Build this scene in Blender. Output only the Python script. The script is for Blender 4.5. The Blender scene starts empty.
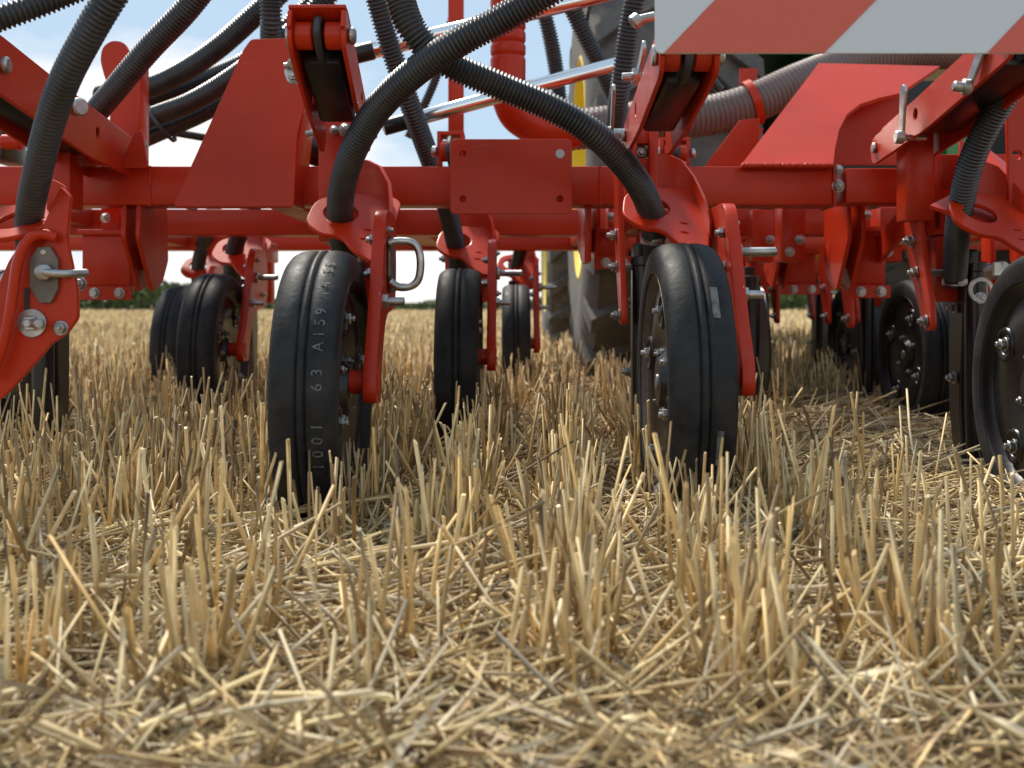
import bpy, bmesh, math, random
import numpy as np
from mathutils import Vector, Matrix
random.seed(7); rng = np.random.default_rng(11)
S = bpy.context.scene
R = math.radians
# ------------------------------------------------------------------ camera
F = 1100.0; CAMH = 0.305; HY = 305.0
cd = bpy.data.cameras.new('camera'); cam = bpy.data.objects.new('camera', cd); S.collection.objects.link(cam)
cam.location = (0, 0, CAMH); cam.rotation_euler = (R(90), 0, 0)
cd.sensor_width = 36; cd.lens = 36*F/1024; cd.shift_y = -(384-HY)/1024
cd.clip_start = 0.05; cd.clip_end = 6000
cd.dof.use_dof = True; cd.dof.focus_distance = 1.5; cd.dof.aperture_fstop = 7.0
S.camera = cam
# ------------------------------------------------------------------ light
SUN_EL, SUN_AZ = 56.0, -28.0          # azimuth clockwise from +Y (the view direction)
w = bpy.data.worlds.new('World'); S.world = w; w.use_nodes = True
nt = w.node_tree; N = nt.nodes; L = nt.links; N.clear()
out = N.new('ShaderNodeOutputWorld'); bg = N.new('ShaderNodeBackground'); bg.inputs[1].default_value = 0.12
sky = N.new('ShaderNodeTexSky'); sky.sky_type = 'NISHITA'; sky.sun_disc = False
sky.sun_elevation = R(SUN_EL); sky.sun_rotation = R(SUN_AZ); sky.air_density = 1.0; sky.dust_density = 0.6; sky.ozone_density = 1.6
tc = N.new('ShaderNodeTexCoord'); mp = N.new('ShaderNodeMapping'); mp.inputs['Scale'].default_value = (1.0, 1.0, 2.6)
mp.inputs['Location'].default_value = (0.35, 0.2, 0.1)
ns = N.new('ShaderNodeTexNoise'); ns.inputs['Scale'].default_value = 2.6; ns.inputs['Detail'].default_value = 7; ns.inputs['Roughness'].default_value = 0.55
sp = N.new('ShaderNodeSeparateXYZ')
ma = N.new('ShaderNodeMath'); ma.operation = 'MULTIPLY_ADD'; ma.inputs[1].default_value = -1.05; ma.inputs[2].default_value = 0.22
ad = N.new('ShaderNodeMath'); ad.operation = 'ADD'
cr = N.new('ShaderNodeValToRGB'); cr.color_ramp.elements[0].position = 0.49; cr.color_ramp.elements[1].position = 0.64
mx = N.new('ShaderNodeMix'); mx.data_type = 'RGBA'; mx.inputs['B'].default_value = (6.3, 6.1, 5.9, 1)
# pale thin haze over the blue
mh = N.new('ShaderNodeMix'); mh.data_type = 'RGBA'; mh.inputs['Factor'].default_value = 0.9; mh.inputs['B'].default_value = (2.9, 3.8, 4.7, 1)
L.new(tc.outputs['Generated'], mp.inputs[0]); L.new(mp.outputs[0], ns.inputs['Vector']); L.new(tc.outputs['Generated'], sp.inputs[0])
mb_ = N.new('ShaderNodeMath'); mb_.operation = 'MULTIPLY_ADD'; mb_.inputs[1].default_value = -0.20; mb_.inputs[2].default_value = 0.0   # unseen extra cloud behind the camera, added to brighten the camera-facing sides
L.new(sp.outputs['Y'], mb_.inputs[0]); mcl = N.new('ShaderNodeMath'); mcl.operation = 'MAXIMUM'; mcl.inputs[1].default_value = 0; L.new(mb_.outputs[0], mcl.inputs[0])
mad = N.new('ShaderNodeMath'); mad.operation = 'ADD'; L.new(ma.outputs[0], mad.inputs[0]); L.new(mcl.outputs[0], mad.inputs[1])
L.new(sp.outputs['Z'], ma.inputs[0]); L.new(mad.outputs[0], ad.inputs[0]); L.new(ns.outputs['Fac'], ad.inputs[1]); L.new(ad.outputs[0], cr.inputs[0])
L.new(sky.outputs[0], mh.inputs['A']); L.new(mh.outputs['Result'], mx.inputs['A']); L.new(cr.outputs[0], mx.inputs['Factor'])
L.new(mx.outputs['Result'], bg.inputs[0]); L.new(bg.outputs[0], out.inputs[0])
sd = bpy.data.lights.new('sun', 'SUN'); sd.energy = 3.8; sd.angle = R(9); sd.color = (1, .92, .80)
sun = bpy.data.objects.new('sun', sd); S.collection.objects.link(sun)
dv = Vector((math.sin(R(SUN_AZ))*math.cos(R(SUN_EL)), math.cos(R(SUN_AZ))*math.cos(R(SUN_EL)), math.sin(R(SUN_EL))))
sun.rotation_euler = (-dv).to_track_quat('-Z', 'Y').to_euler(); sun.location = dv*30
S.view_settings.view_transform = 'Standard'; S.view_settings.look = 'None'; S.view_settings.exposure = 0.62; S.view_settings.gamma = 1
try: S.view_settings.use_curve_mapping = False
except Exception: pass
S.cycles.max_bounces = 6; S.cycles.use_denoising = True

# ------------------------------------------------------------------ materials
def mat(name, col, rough=.5, metal=0., var=.15, vscale=8., bump=0., bscale=200., coat=0., dust=0., dustcol=(.32,.26,.18), spec=.5, trans=0., attr=None, speck=0.):
    m = bpy.data.materials.new(name); m.use_nodes = True
    n = m.node_tree.nodes; l = m.node_tree.links; b = n['Principled BSDF']
    b.inputs['Roughness'].default_value = rough; b.inputs['Metallic'].default_value = metal
    b.inputs['Specular IOR Level'].default_value = spec
    if coat: b.inputs['Coat Weight'].default_value = coat; b.inputs['Coat Roughness'].default_value = .12
    tcn = n.new('ShaderNodeTexCoord')
    geo = n.new('ShaderNodeNewGeometry')
    no = n.new('ShaderNodeTexNoise'); no.inputs['Scale'].default_value = vscale; no.inputs['Detail'].default_value = 6
    l.new(geo.outputs['Position'], no.inputs['Vector'])
    mr = n.new('ShaderNodeMapRange'); mr.inputs['To Min'].default_value = 1-var; mr.inputs['To Max'].default_value = 1+var
    mr.inputs['From Min'].default_value = .3; mr.inputs['From Max'].default_value = .7
    l.new(no.outputs['Fac'], mr.inputs['Value'])
    mul = n.new('ShaderNodeVectorMath'); mul.operation = 'SCALE'
    if attr:
        at = n.new('ShaderNodeAttribute'); at.attribute_name = attr; l.new(at.outputs['Color'], mul.inputs[0])
    else: mul.inputs[0].default_value = col[:3]
    l.new(mr.outputs[0], mul.inputs['Scale'])
    last = mul.outputs[0]
    if dust:
        n2 = n.new('ShaderNodeTexNoise'); n2.inputs['Scale'].default_value = 22; n2.inputs['Detail'].default_value = 8; n2.inputs['Roughness'].default_value = .7
        l.new(geo.outputs['Position'], n2.inputs['Vector'])
        m2 = n.new('ShaderNodeMapRange'); m2.inputs['From Min'].default_value = .42; m2.inputs['From Max'].default_value = .78; m2.inputs['To Max'].default_value = dust; m2.clamp = True
        l.new(n2.outputs['Fac'], m2.inputs['Value'])
        mi = n.new('ShaderNodeMix'); mi.data_type = 'RGBA'; mi.inputs['B'].default_value = (*dustcol, 1)
        l.new(m2.outputs[0], mi.inputs['Factor']); l.new(last, mi.inputs['A']); last = mi.outputs['Result']
        ra = n.new('ShaderNodeMath'); ra.operation = 'MULTIPLY_ADD'; ra.inputs[1].default_value = .6; ra.inputs[2].default_value = rough
        l.new(m2.outputs[0], ra.inputs[0]); l.new(ra.outputs[0], b.inputs['Roughness'])
    l.new(last, b.inputs['Base Color'])
    if bump:
        n3 = n.new('ShaderNodeTexNoise'); n3.inputs['Scale'].default_value = bscale; n3.inputs['Detail'].default_value = 3
        l.new(geo.outputs['Position'], n3.inputs['Vector'])
        bp = n.new('ShaderNodeBump'); bp.inputs['Strength'].default_value = bump; bp.inputs['Distance'].default_value = .002
        l.new(n3.outputs['Fac'], bp.inputs['Height']); l.new(bp.outputs[0], b.inputs['Normal'])
    if trans:
        tr = n.new('ShaderNodeBsdfTranslucent'); ms = n.new('ShaderNodeMixShader'); ms.inputs[0].default_value = trans
        l.new(last, tr.inputs[0]); l.new(b.outputs[0], ms.inputs[1]); l.new(tr.outputs[0], ms.inputs[2])
        l.new(ms.outputs[0], n['Material Output'].inputs[0])
    return m
M = {}
def scratches(m, col=(.30,.20,.17)):
    n = m.node_tree.nodes; l = m.node_tree.links; b = n['Principled BSDF']; src = b.inputs['Base Color'].links[0].from_socket
    g = n.new('ShaderNodeNewGeometry'); mpn = n.new('ShaderNodeMapping'); mpn.inputs['Scale'].default_value = (9,9,160); mpn.inputs['Rotation'].default_value = (.5,.9,.3)
    no = n.new('ShaderNodeTexNoise'); no.inputs['Scale'].default_value = 3; no.inputs['Detail'].default_value = 2
    l.new(g.outputs['Position'], mpn.inputs[0]); l.new(mpn.outputs[0], no.inputs['Vector'])
    n2 = n.new('ShaderNodeTexNoise'); n2.inputs['Scale'].default_value = 14; l.new(g.outputs['Position'], n2.inputs['Vector'])
    mu = n.new('ShaderNodeMath'); mu.operation = 'MULTIPLY'; l.new(no.outputs['Fac'], mu.inputs[0]); l.new(n2.outputs['Fac'], mu.inputs[1])
    mr = n.new('ShaderNodeMapRange'); mr.inputs['From Min'].default_value = .38; mr.inputs['From Max'].default_value = .44; mr.inputs['To Max'].default_value = .16
    l.new(mu.outputs[0], mr.inputs['Value']); mi = n.new('ShaderNodeMix'); mi.data_type = 'RGBA'; mi.inputs['B'].default_value = (*col,1)
    l.new(mr.outputs[0], mi.inputs['Factor']); l.new(src, mi.inputs['A']); l.new(mi.outputs['Result'], b.inputs['Base Color'])
M['red'] = mat('red_paint', (.47, .026, .005), .34, 0, .16, 5, .08, 90, coat=.08, dust=.14, dustcol=(.30,.075,.03), spec=.24)
M['rubber'] = mat('tyre_rubber', (.013, .0145, .017), .52, 0, .4, 14, .25, 160, dust=.45, dustcol=(.085,.08,.072), spec=.22)
M['black'] = mat('black_paint', (.007, .007, .008), .28, 0, .2, 10, .1, 150, dust=.14, dustcol=(.06,.05,.04))
M['hose'] = mat('hose_plastic', (.024, .026, .030), .34, 0, .3, 14, 0, dust=.30, dustcol=(.11,.10,.09))
M['smooth_hose'] = mat('smooth_rubber_hose', (.03, .032, .036), .45, 0, .2, 14, dust=.15, dustcol=(.13,.12,.11))
M['pink'] = mat('clear_ribbed_hose', (.25, .19, .175), .38, 0, .12, 12, trans=.25)
M['chrome'] = mat('polished_rod', (.80, .80, .80), .16, 1, .03, 10)
M['zinc'] = mat('zinc_plated_steel', (.44, .44, .43), .36, 1, .3, 60, dust=.4, dustcol=(.22,.20,.16))
M['steel'] = mat('worn_rim_steel', (.16, .145, .125), .45, .6, .35, 30, .2, 120, dust=.5, dustcol=(.20,.165,.12))
M['white'] = mat('reflective_white', (.60, .66, .69), .42, 0, .03, 3, .05, 900)
M['bred'] = mat('reflective_red', (.58, .10, .062), .42, 0, .04, 3, .05, 900)
M['print'] = mat('pale_tyre_print', (.11, .115, .12), .8, 0, .7, 90)
M['yellow'] = mat('yellow_rim_paint', (.78, .58, .02), .35, 0, .1, 4, coat=.2, dust=.12)
M['green'] = mat('green_paint', (.012, .20, .03), .32, 0, .1, 4, coat=.3)
M['ttyre'] = mat('dusty_tractor_rubber', (.09, .087, .082), .8, 0, .4, 4, .4, 60, dust=.75, dustcol=(.22,.20,.17))
M['dark'] = mat('dark_casting', (.02, .02, .02), .6, 0, .3, 5)
M['plug'] = mat('grey_plug', (.45, .45, .43), .4)
M['straw'] = mat('straw', (.5,.4,.2), .45, 0, .22, 45, 0, attr='col', trans=.12, spec=.4)
M['litter'] = mat('dry_straw_litter', (.5,.4,.2), .50, 0, .25, 30, 0, attr='col', trans=.10, spec=.35)
M['leaf'] = mat('wood_foliage', (.05,.085,.03), .7, 0, .3, .2, attr='col', trans=.2)

scratches(M['red'])
def soil():
    m = bpy.data.materials.new('stubble_soil'); m.use_nodes = True
    n = m.node_tree.nodes; l = m.node_tree.links; b = n['Principled BSDF']; b.inputs['Roughness'].default_value = .95; b.inputs['Specular IOR Level'].default_value = .1
    g = n.new('ShaderNodeNewGeometry')
    def noise(sc, d=6):
        k = n.new('ShaderNodeTexNoise'); k.inputs['Scale'].default_value = sc; k.inputs['Detail'].default_value = d; k.inputs['Roughness'].default_value = .65
        l.new(g.outputs['Position'], k.inputs['Vector']); return k
    a = noise(30); c = noise(7); f = noise(.25)
    r = n.new('ShaderNodeValToRGB'); e = r.color_ramp.elements
    e[0].position = .32; e[0].color = (.060,.044,.030,1); e[1].position = .68; e[1].color = (.30,.22,.13,1)
    l.new(a.outputs['Fac'], r.inputs[0])
    # beyond the modelled stalks the field is straw coloured
    sx = n.new('ShaderNodeSeparateXYZ'); l.new(g.outputs['Position'], sx.inputs[0])
    mr = n.new('ShaderNodeMapRange'); mr.inputs['From Min'].default_value = 8; mr.inputs['From Max'].default_value = 45
    l.new(sx.outputs['Y'], mr.inputs['Value'])
    r2 = n.new('ShaderNodeValToRGB'); e = r2.color_ramp.elements
    e[0].position = .3; e[0].color = (.34,.25,.125,1); e[1].position = .7; e[1].color = (.48,.36,.18,1)
    l.new(f.outputs['Fac'], r2.inputs[0])
    mi = n.new('ShaderNodeMix'); mi.data_type = 'RGBA'; l.new(mr.outputs[0], mi.inputs['Factor']); l.new(r.outputs[0], mi.inputs['A']); l.new(r2.outputs[0], mi.inputs['B'])
    l.new(mi.outputs['Result'], b.inputs['Base Color'])
    bp = n.new('ShaderNodeBump'); bp.inputs['Strength'].default_value = .9; bp.inputs['Distance'].default_value = .02
    l.new(a.outputs['Fac'], bp.inputs['Height']); l.new(bp.outputs[0], b.inputs['Normal'])
    return m
M['soil'] = soil()

# ------------------------------------------------------------------ helpers
def pt(px, py, Y): return Vector(((px-512)/F*Y, Y, CAMH-(py-HY)/F*Y))
def link(o): S.collection.objects.link(o); return o
def tag(o, label=None, cat=None, kind=None, group=None):
    if label: o['label'] = label
    if cat: o['category'] = cat
    if kind: o['kind'] = kind
    if group: o['group'] = group
    return o
def place(name, me, parent=None, loc=(0,0,0)):
    if isinstance(me, list): return [place(name, x, parent, loc) for x in me][0]
    return place_one(name, me, parent, loc)
def place_one(name, me, parent=None, loc=(0,0,0)):
    """LOC is a world place for a part of a top-level Empty (its children of children stay at 0)."""
    o = bpy.data.objects.new(name, me); link(o)
    o.parent = parent
    if parent is not None and parent.parent is None and parent.type == 'EMPTY': o.location = Vector(loc)-parent.location
    else: o.location = Vector(loc)
    return o
def finish(me, m, smooth=True, ang=35):
    if m is not None: me.materials.append(m)
    if smooth:
        me.polygons.foreach_set('use_smooth', [True]*len(me.polygons)); me.set_sharp_from_angle(angle=R(ang))
    me.update(); return me
def basis(d):
    d = Vector(d).normalized(); a = Vector((0,0,1)) if abs(d.z) < .9 else Vector((1,0,0))
    u = d.cross(a).normalized(); return u, d.cross(u).normalized(), d
class MB:
    def __init__(s): s.v = []; s.f = []; s.g = [0]
    def new(s):
        if s.g[-1] != len(s.f): s.g.append(len(s.f))
        return s
    def add(s, v, f):
        o = len(s.v); s.v += [tuple(p) for p in v]; s.f += [tuple(i+o for i in q) for q in f]; return s
    def frame(s, o, X, Y, Z, b=0.0):
        """box spanned from o by three edge vectors, edges cut by b"""
        o = Vector(o); X = Vector(X); Y = Vector(Y); Z = Vector(Z)
        bm = bmesh.new(); vs = [bm.verts.new(o+X*i+Y*j+Z*k) for i in (0,1) for j in (0,1) for k in (0,1)]
        for q in ((0,1,3,2),(4,6,7,5),(0,4,5,1),(2,3,7,6),(0,2,6,4),(1,5,7,3)): bm.faces.new([vs[i] for i in q])
        bmesh.ops.recalc_face_normals(bm, faces=bm.faces)
        if b: bmesh.ops.bevel(bm, geom=list(bm.edges), offset=b, segments=2, affect='EDGES', profile=.6)
        bm.verts.index_update(); s.add([v.co for v in bm.verts], [[v.index for v in f.verts] for f in bm.faces]); bm.free(); return s
    def box(s, a, c, b=0.0):
        a = Vector(a); c = Vector(c); d = c-a
        return s.frame(a, (d.x,0,0), (0,d.y,0), (0,0,d.z), b)
    def lathe(s, o, d, prof, seg=24):
        """prof: (along, radius) list; radius 0 ends closed by caps"""
        u, v, d = basis(d); o = Vector(o); vs = []; fs = []
        for a, r in prof:
            for k in range(seg):
                t = 2*math.pi*k/seg; vs.append(o+d*a+(u*math.cos(t)+v*math.sin(t))*max(r, 1e-5))
        for i in range(len(prof)-1):
            for k in range(seg):
                k2 = (k+1) % seg; fs.append((i*seg+k, i*seg+k2, (i+1)*seg+k2, (i+1)*seg+k))
        fs.append(tuple(range(seg-1, -1, -1))); n = (len(prof)-1)*seg; fs.append(tuple(n+k for k in range(seg)))
        return s.add(vs, fs)
    def ring(s, o, d, prof, seg=32):
        """closed profile swept round an axis (a torus-like solid)"""
        u, v, d = basis(d); o = Vector(o); vs = []; fs = []; n = len(prof)
        for k in range(seg):
            t = 2*math.pi*k/seg; e = u*math.cos(t)+v*math.sin(t)
            for a, r in prof: vs.append(o+d*a+e*r)
        for k in range(seg):
            k2 = (k+1) % seg
            for i in range(n):
                j = (i+1) % n; fs.append((k*n+i, k*n+j, k2*n+j, k2*n+i))
        return s.add(vs, fs)
    def cyl(s, p0, p1, r, seg=16, c=0.0, r2=None):
        p0 = Vector(p0); p1 = Vector(p1); l = (p1-p0).length; r2 = r if r2 is None else r2
        prof = [(0,r-c),(c,r),(l-c,r2),(l,r2-c)] if c else [(0,r),(l,r2)]
        return s.lathe(p0, p1-p0, prof, seg)
    def bolt(s, p, d, r=.008, washer=True, stud=True):
        """hexagon nut on washer with a stud end, sticking out of P along D"""
        s.new(); p = Vector(p); d = Vector(d).normalized(); r = r*.86
        if washer: s.cyl(p, p+d*.002, r*1.4, 18, .0006)
        s.cyl(p+d*.0025, p+d*(.0025+r*.9), r*1.08, 6, .0012)
        if stud: s.cyl(p+d*(.002+r*.9), p+d*(.0025+r*1.6), r*.55, 10, .001)
        return s
    def sweep(s, pts, rad, seg=12, closed_ends=True):
        """tube through dense points with a radius each"""
        P = [Vector(p) for p in pts]; n = len(P); T = [(P[min(i+1,n-1)]-P[max(i-1,0)]).normalized() for i in range(n)]
        u = basis(T[0])[0]; vs = []; fs = []
        for i in range(n):
            u = (u-T[i]*u.dot(T[i])).normalized(); v = T[i].cross(u)
            r = rad[i] if hasattr(rad, '__len__') else rad
            for k in range(seg):
                t = 2*math.pi*k/seg; vs.append(P[i]+(u*math.cos(t)+v*math.sin(t))*r)
        for i in range(n-1):
            for k in range(seg):
                k2 = (k+1) % seg; fs.append((i*seg+k, i*seg+k2, (i+1)*seg+k2, (i+1)*seg+k))
        if closed_ends: fs.append(tuple(range(seg-1,-1,-1))); fs.append(tuple((n-1)*seg+k for k in range(seg)))
        return s.add(vs, fs)
    def mesh(s, name, m, smooth=True, ang=35):
        me = bpy.data.meshes.new(name); me.from_pydata(s.v, [], s.f); me.validate()
        bm = bmesh.new(); bm.from_mesh(me); bmesh.ops.recalc_face_normals(bm, faces=bm.faces); bm.to_mesh(me); bm.free()
        return finish(me, m, smooth, ang)
    def pieces(s, name, m, smooth=True, ang=35):
        """one mesh per piece started with new()"""
        if s.g[-1] == len(s.f): s.g.pop()
        res = []
        for a, b in zip(s.g, s.g[1:]+[len(s.f)]):
            fs = s.f[a:b]; ids = sorted({i for f in fs for i in f}); mp_ = {i:k for k, i in enumerate(ids)}
            q = MB(); q.v = [s.v[i] for i in ids]; q.f = [tuple(mp_[i] for i in f) for f in fs]; res.append(q.mesh(name, m, smooth, ang))
        return res
    def build(s, name, m, parent=None, loc=(0,0,0), smooth=True, ang=35):
        if len(s.g) > 1: return [place(name, x, parent, loc) for x in s.pieces(name, m, smooth, ang)][0]
        return s.whole(name, m, parent, loc, smooth, ang)
    def whole(s, name, m, parent=None, loc=(0,0,0), smooth=True, ang=35): return place(name, s.mesh(name, m, smooth, ang), parent, loc)
def spline(pts, step):
    """Catmull-Rom through control points, resampled at even steps"""
    P = [Vector(p) for p in pts]; P = [P[0]*2-P[1]]+P+[P[-1]*2-P[-2]]; D = []
    for i in range(1, len(P)-2):
        for k in range(24):
            t = k/24; a, b, c, d = P[i-1:i+3]
            D.append(.5*((2*b)+(c-a)*t+(2*a-5*b+4*c-d)*t*t+(3*b-a-3*c+d)*t**3))
    D.append(P[-2]); out = [D[0]]; acc = 0; cur = D[0]; i = 1
    while i < len(D):
        d = (D[i]-cur).length
        if acc+d >= step: cur = cur+(D[i]-cur)*((step-acc)/d); out.append(cur.copy()); acc = 0
        else: acc += d; cur = D[i]; i += 1
    return out
def hose_mb(pts, r, pitch=.0060, seg=14, depth=.20):
    p = spline(pts, pitch/4); rad = []
    pat = [1-depth, 1, 1, 1-depth]
    for i in range(len(p)): rad.append(r*pat[i % 4])
    return MB().sweep(p, rad, seg)
def arc(cx, cy, r, a0, a1, n=8): return [(cx+r*math.cos(R(a0+(a1-a0)*i/n)), cy+r*math.sin(R(a0+(a1-a0)*i/n))) for i in range(n+1)]
def circle(cx, cy, r, n=16): return [(cx+r*math.cos(2*math.pi*i/n), cy+r*math.sin(2*math.pi*i/n)) for i in range(n)]
def rounded(pts, r, n=4):
    """rounds every corner of a polygon"""
    out = []; m = len(pts); rr = r if hasattr(r, '__len__') else [r]*m
    for i in range(m):
        a = Vector(pts[i-1]); b = Vector(pts[i]); c = Vector(pts[(i+1) % m])
        la = (a-b).length; lc = (c-b).length; q = min(rr[i], la*.45, lc*.45)
        if q <= 0: out.append(tuple(b)); continue
        p0 = b+(a-b)/la*q; p1 = b+(c-b)/lc*q
        for k in range(n+1):
            t = k/n; out.append(tuple((1-t)**2*p0+2*t*(1-t)*b+t*t*p1))
    return out
def plate_mesh(name, outer, holes, o, u, v, th, m, bev=.001):
    """flat plate with holes: 2D outline in the u,v frame, extruded along u x v by th"""
    cu = bpy.data.curves.new('tmp', 'CURVE'); cu.dimensions = '2D'; cu.fill_mode = 'BOTH'
    cu.extrude = max(th/2-bev, 1e-4); cu.bevel_depth = bev; cu.bevel_resolution = 1; cu.offset = -bev
    for ring in [outer]+list(holes):
        sp_ = cu.splines.new('POLY'); sp_.points.add(len(ring)-1); sp_.use_cyclic_u = True
        for q, p in zip(sp_.points, ring): q.co = (p[0], p[1], 0, 1)
    ob = bpy.data.objects.new('tmp', cu); link(ob)
    dg = bpy.context.evaluated_depsgraph_get(); me = bpy.data.meshes.new_from_object(ob.evaluated_get(dg))
    bpy.data.objects.remove(ob); bpy.data.curves.remove(cu)
    u = Vector(u).normalized(); v = Vector(v); v = (v-u*v.dot(u)).normalized(); n = u.cross(v)
    Mx = Matrix(((u.x,v.x,n.x,o[0]),(u.y,v.y,n.y,o[1]),(u.z,v.z,n.z,o[2]),(0,0,0,1)))
    me.transform(Mx @ Matrix.Translation((0,0,th/2))); me.name = name; me.materials.clear()
    return finish(me, m, True, 30)
def pxplate(name, pts, Y, th, parent, m='red', holes=(), rad=0.0, bev=.001):
    """plate facing the camera at depth Y, outline in the photo's pixels"""
    q = [(pt(a,b,Y).x, pt(a,b,Y).z) for a, b in pts]
    if rad: q = rounded(q, rad)
    hs = [circle(pt(a,b,Y).x, pt(a,b,Y).z, r) for a, b, r in holes]
    me = plate_mesh(name, q, hs, (0, Y+th, 0), (1,0,0), (0,0,1), th, M[m], bev)   # u x v = -Y
    return place(name, me, parent)
X_, Y_, Z_ = Vector((1,0,0)), Vector((0,1,0)), Vector((0,0,1))

# ------------------------------------------------------------------ ground
def hill(x, y): return .006*np.sin(x*9.1+1.3)*np.cos(y*7.3)+.004*np.sin(x*23+y*17)
gx = np.concatenate([[-3000,-900,-200,-60,-20,-8,-4], np.linspace(-2.5,2.5,101), [4,8,20,60,200,900,3000]])
gy = np.concatenate([[-40,-8,-2], np.linspace(0,6,121), [8,12,20,40,90,200,500,1200,4000]])
XX, YY = np.meshgrid(gx, gy); ZZ = np.where((np.abs(XX) < 3) & (YY < 6.5) & (YY > -1), hill(XX, YY), 0)-np.clip(YY-30,0,400)*.0095
me = bpy.data.meshes.new('stubble_field_ground'); nx = len(gx); ny = len(gy)
me.from_pydata(np.stack([XX.ravel(), YY.ravel(), ZZ.ravel()], 1).tolist(), [], [(j*nx+i, j*nx+i+1, (j+1)*nx+i+1, (j+1)*nx+i) for j in range(ny-1) for i in range(nx-1)])
ground = place('ground', finish(me, M['soil'])); tag(ground, kind='structure')

# ------------------------------------------------------------------ far wood
def wood():
    n = 70000; x = rng.uniform(-260, 260, n); y = rng.uniform(285, 330, n)
    prof = np.interp(x, [-260,-125,-100,-88,-78,-40,-27,-20,-15,20,60,80,260], [9,8.8,8.6,8.2,5.5,2.6,3.0,4.1,3.2,4.5,6.5,8,9])
    # crowns of different height side by side
    cell = np.floor(x/5+np.sin(y)*.3).astype(int); hh = (np.sin(cell*12.9898)*43758.5453) % 1; frac = (x/5) % 1
    top = prof*(.95+.25*hh)*(.86+.14*np.sin(frac*math.pi))
    z = top*rng.uniform(0, 1, n)**.6-2.7
    sz = rng.uniform(.35, .9, n); a = rng.normal(size=(n,3)); a /= np.linalg.norm(a,axis=1)[:,None]; b = np.cross(a, rng.normal(size=(n,3))); b /= np.linalg.norm(b,axis=1)[:,None]
    c = np.stack([x,y,z],1); V = np.stack([c+a*sz[:,None], c+b*sz[:,None], c-a*sz[:,None], c-b*sz[:,None]],1).reshape(-1,3)
    me = bpy.data.meshes.new('woodland'); me.from_pydata(V.tolist(), [], np.arange(4*n).reshape(-1,4).tolist())
    col = np.stack([.045+.03*hh, .075+.035*hh, .022+.012*hh, np.ones(n)],1)*np.append(rng.uniform(.7,1.3,(n,1)).repeat(3,1), np.ones((n,1)),1)
    ca = me.color_attributes.new('col', 'FLOAT_COLOR', 'POINT'); ca.data.foreach_set('color', col.repeat(4,0).ravel().astype(np.float32))
    me.materials.append(M['leaf']); o = place('woodland', me); tag(o, 'dark green far-off wood along the horizon beyond the stubble field', 'wood', 'stuff')
wood()

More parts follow.
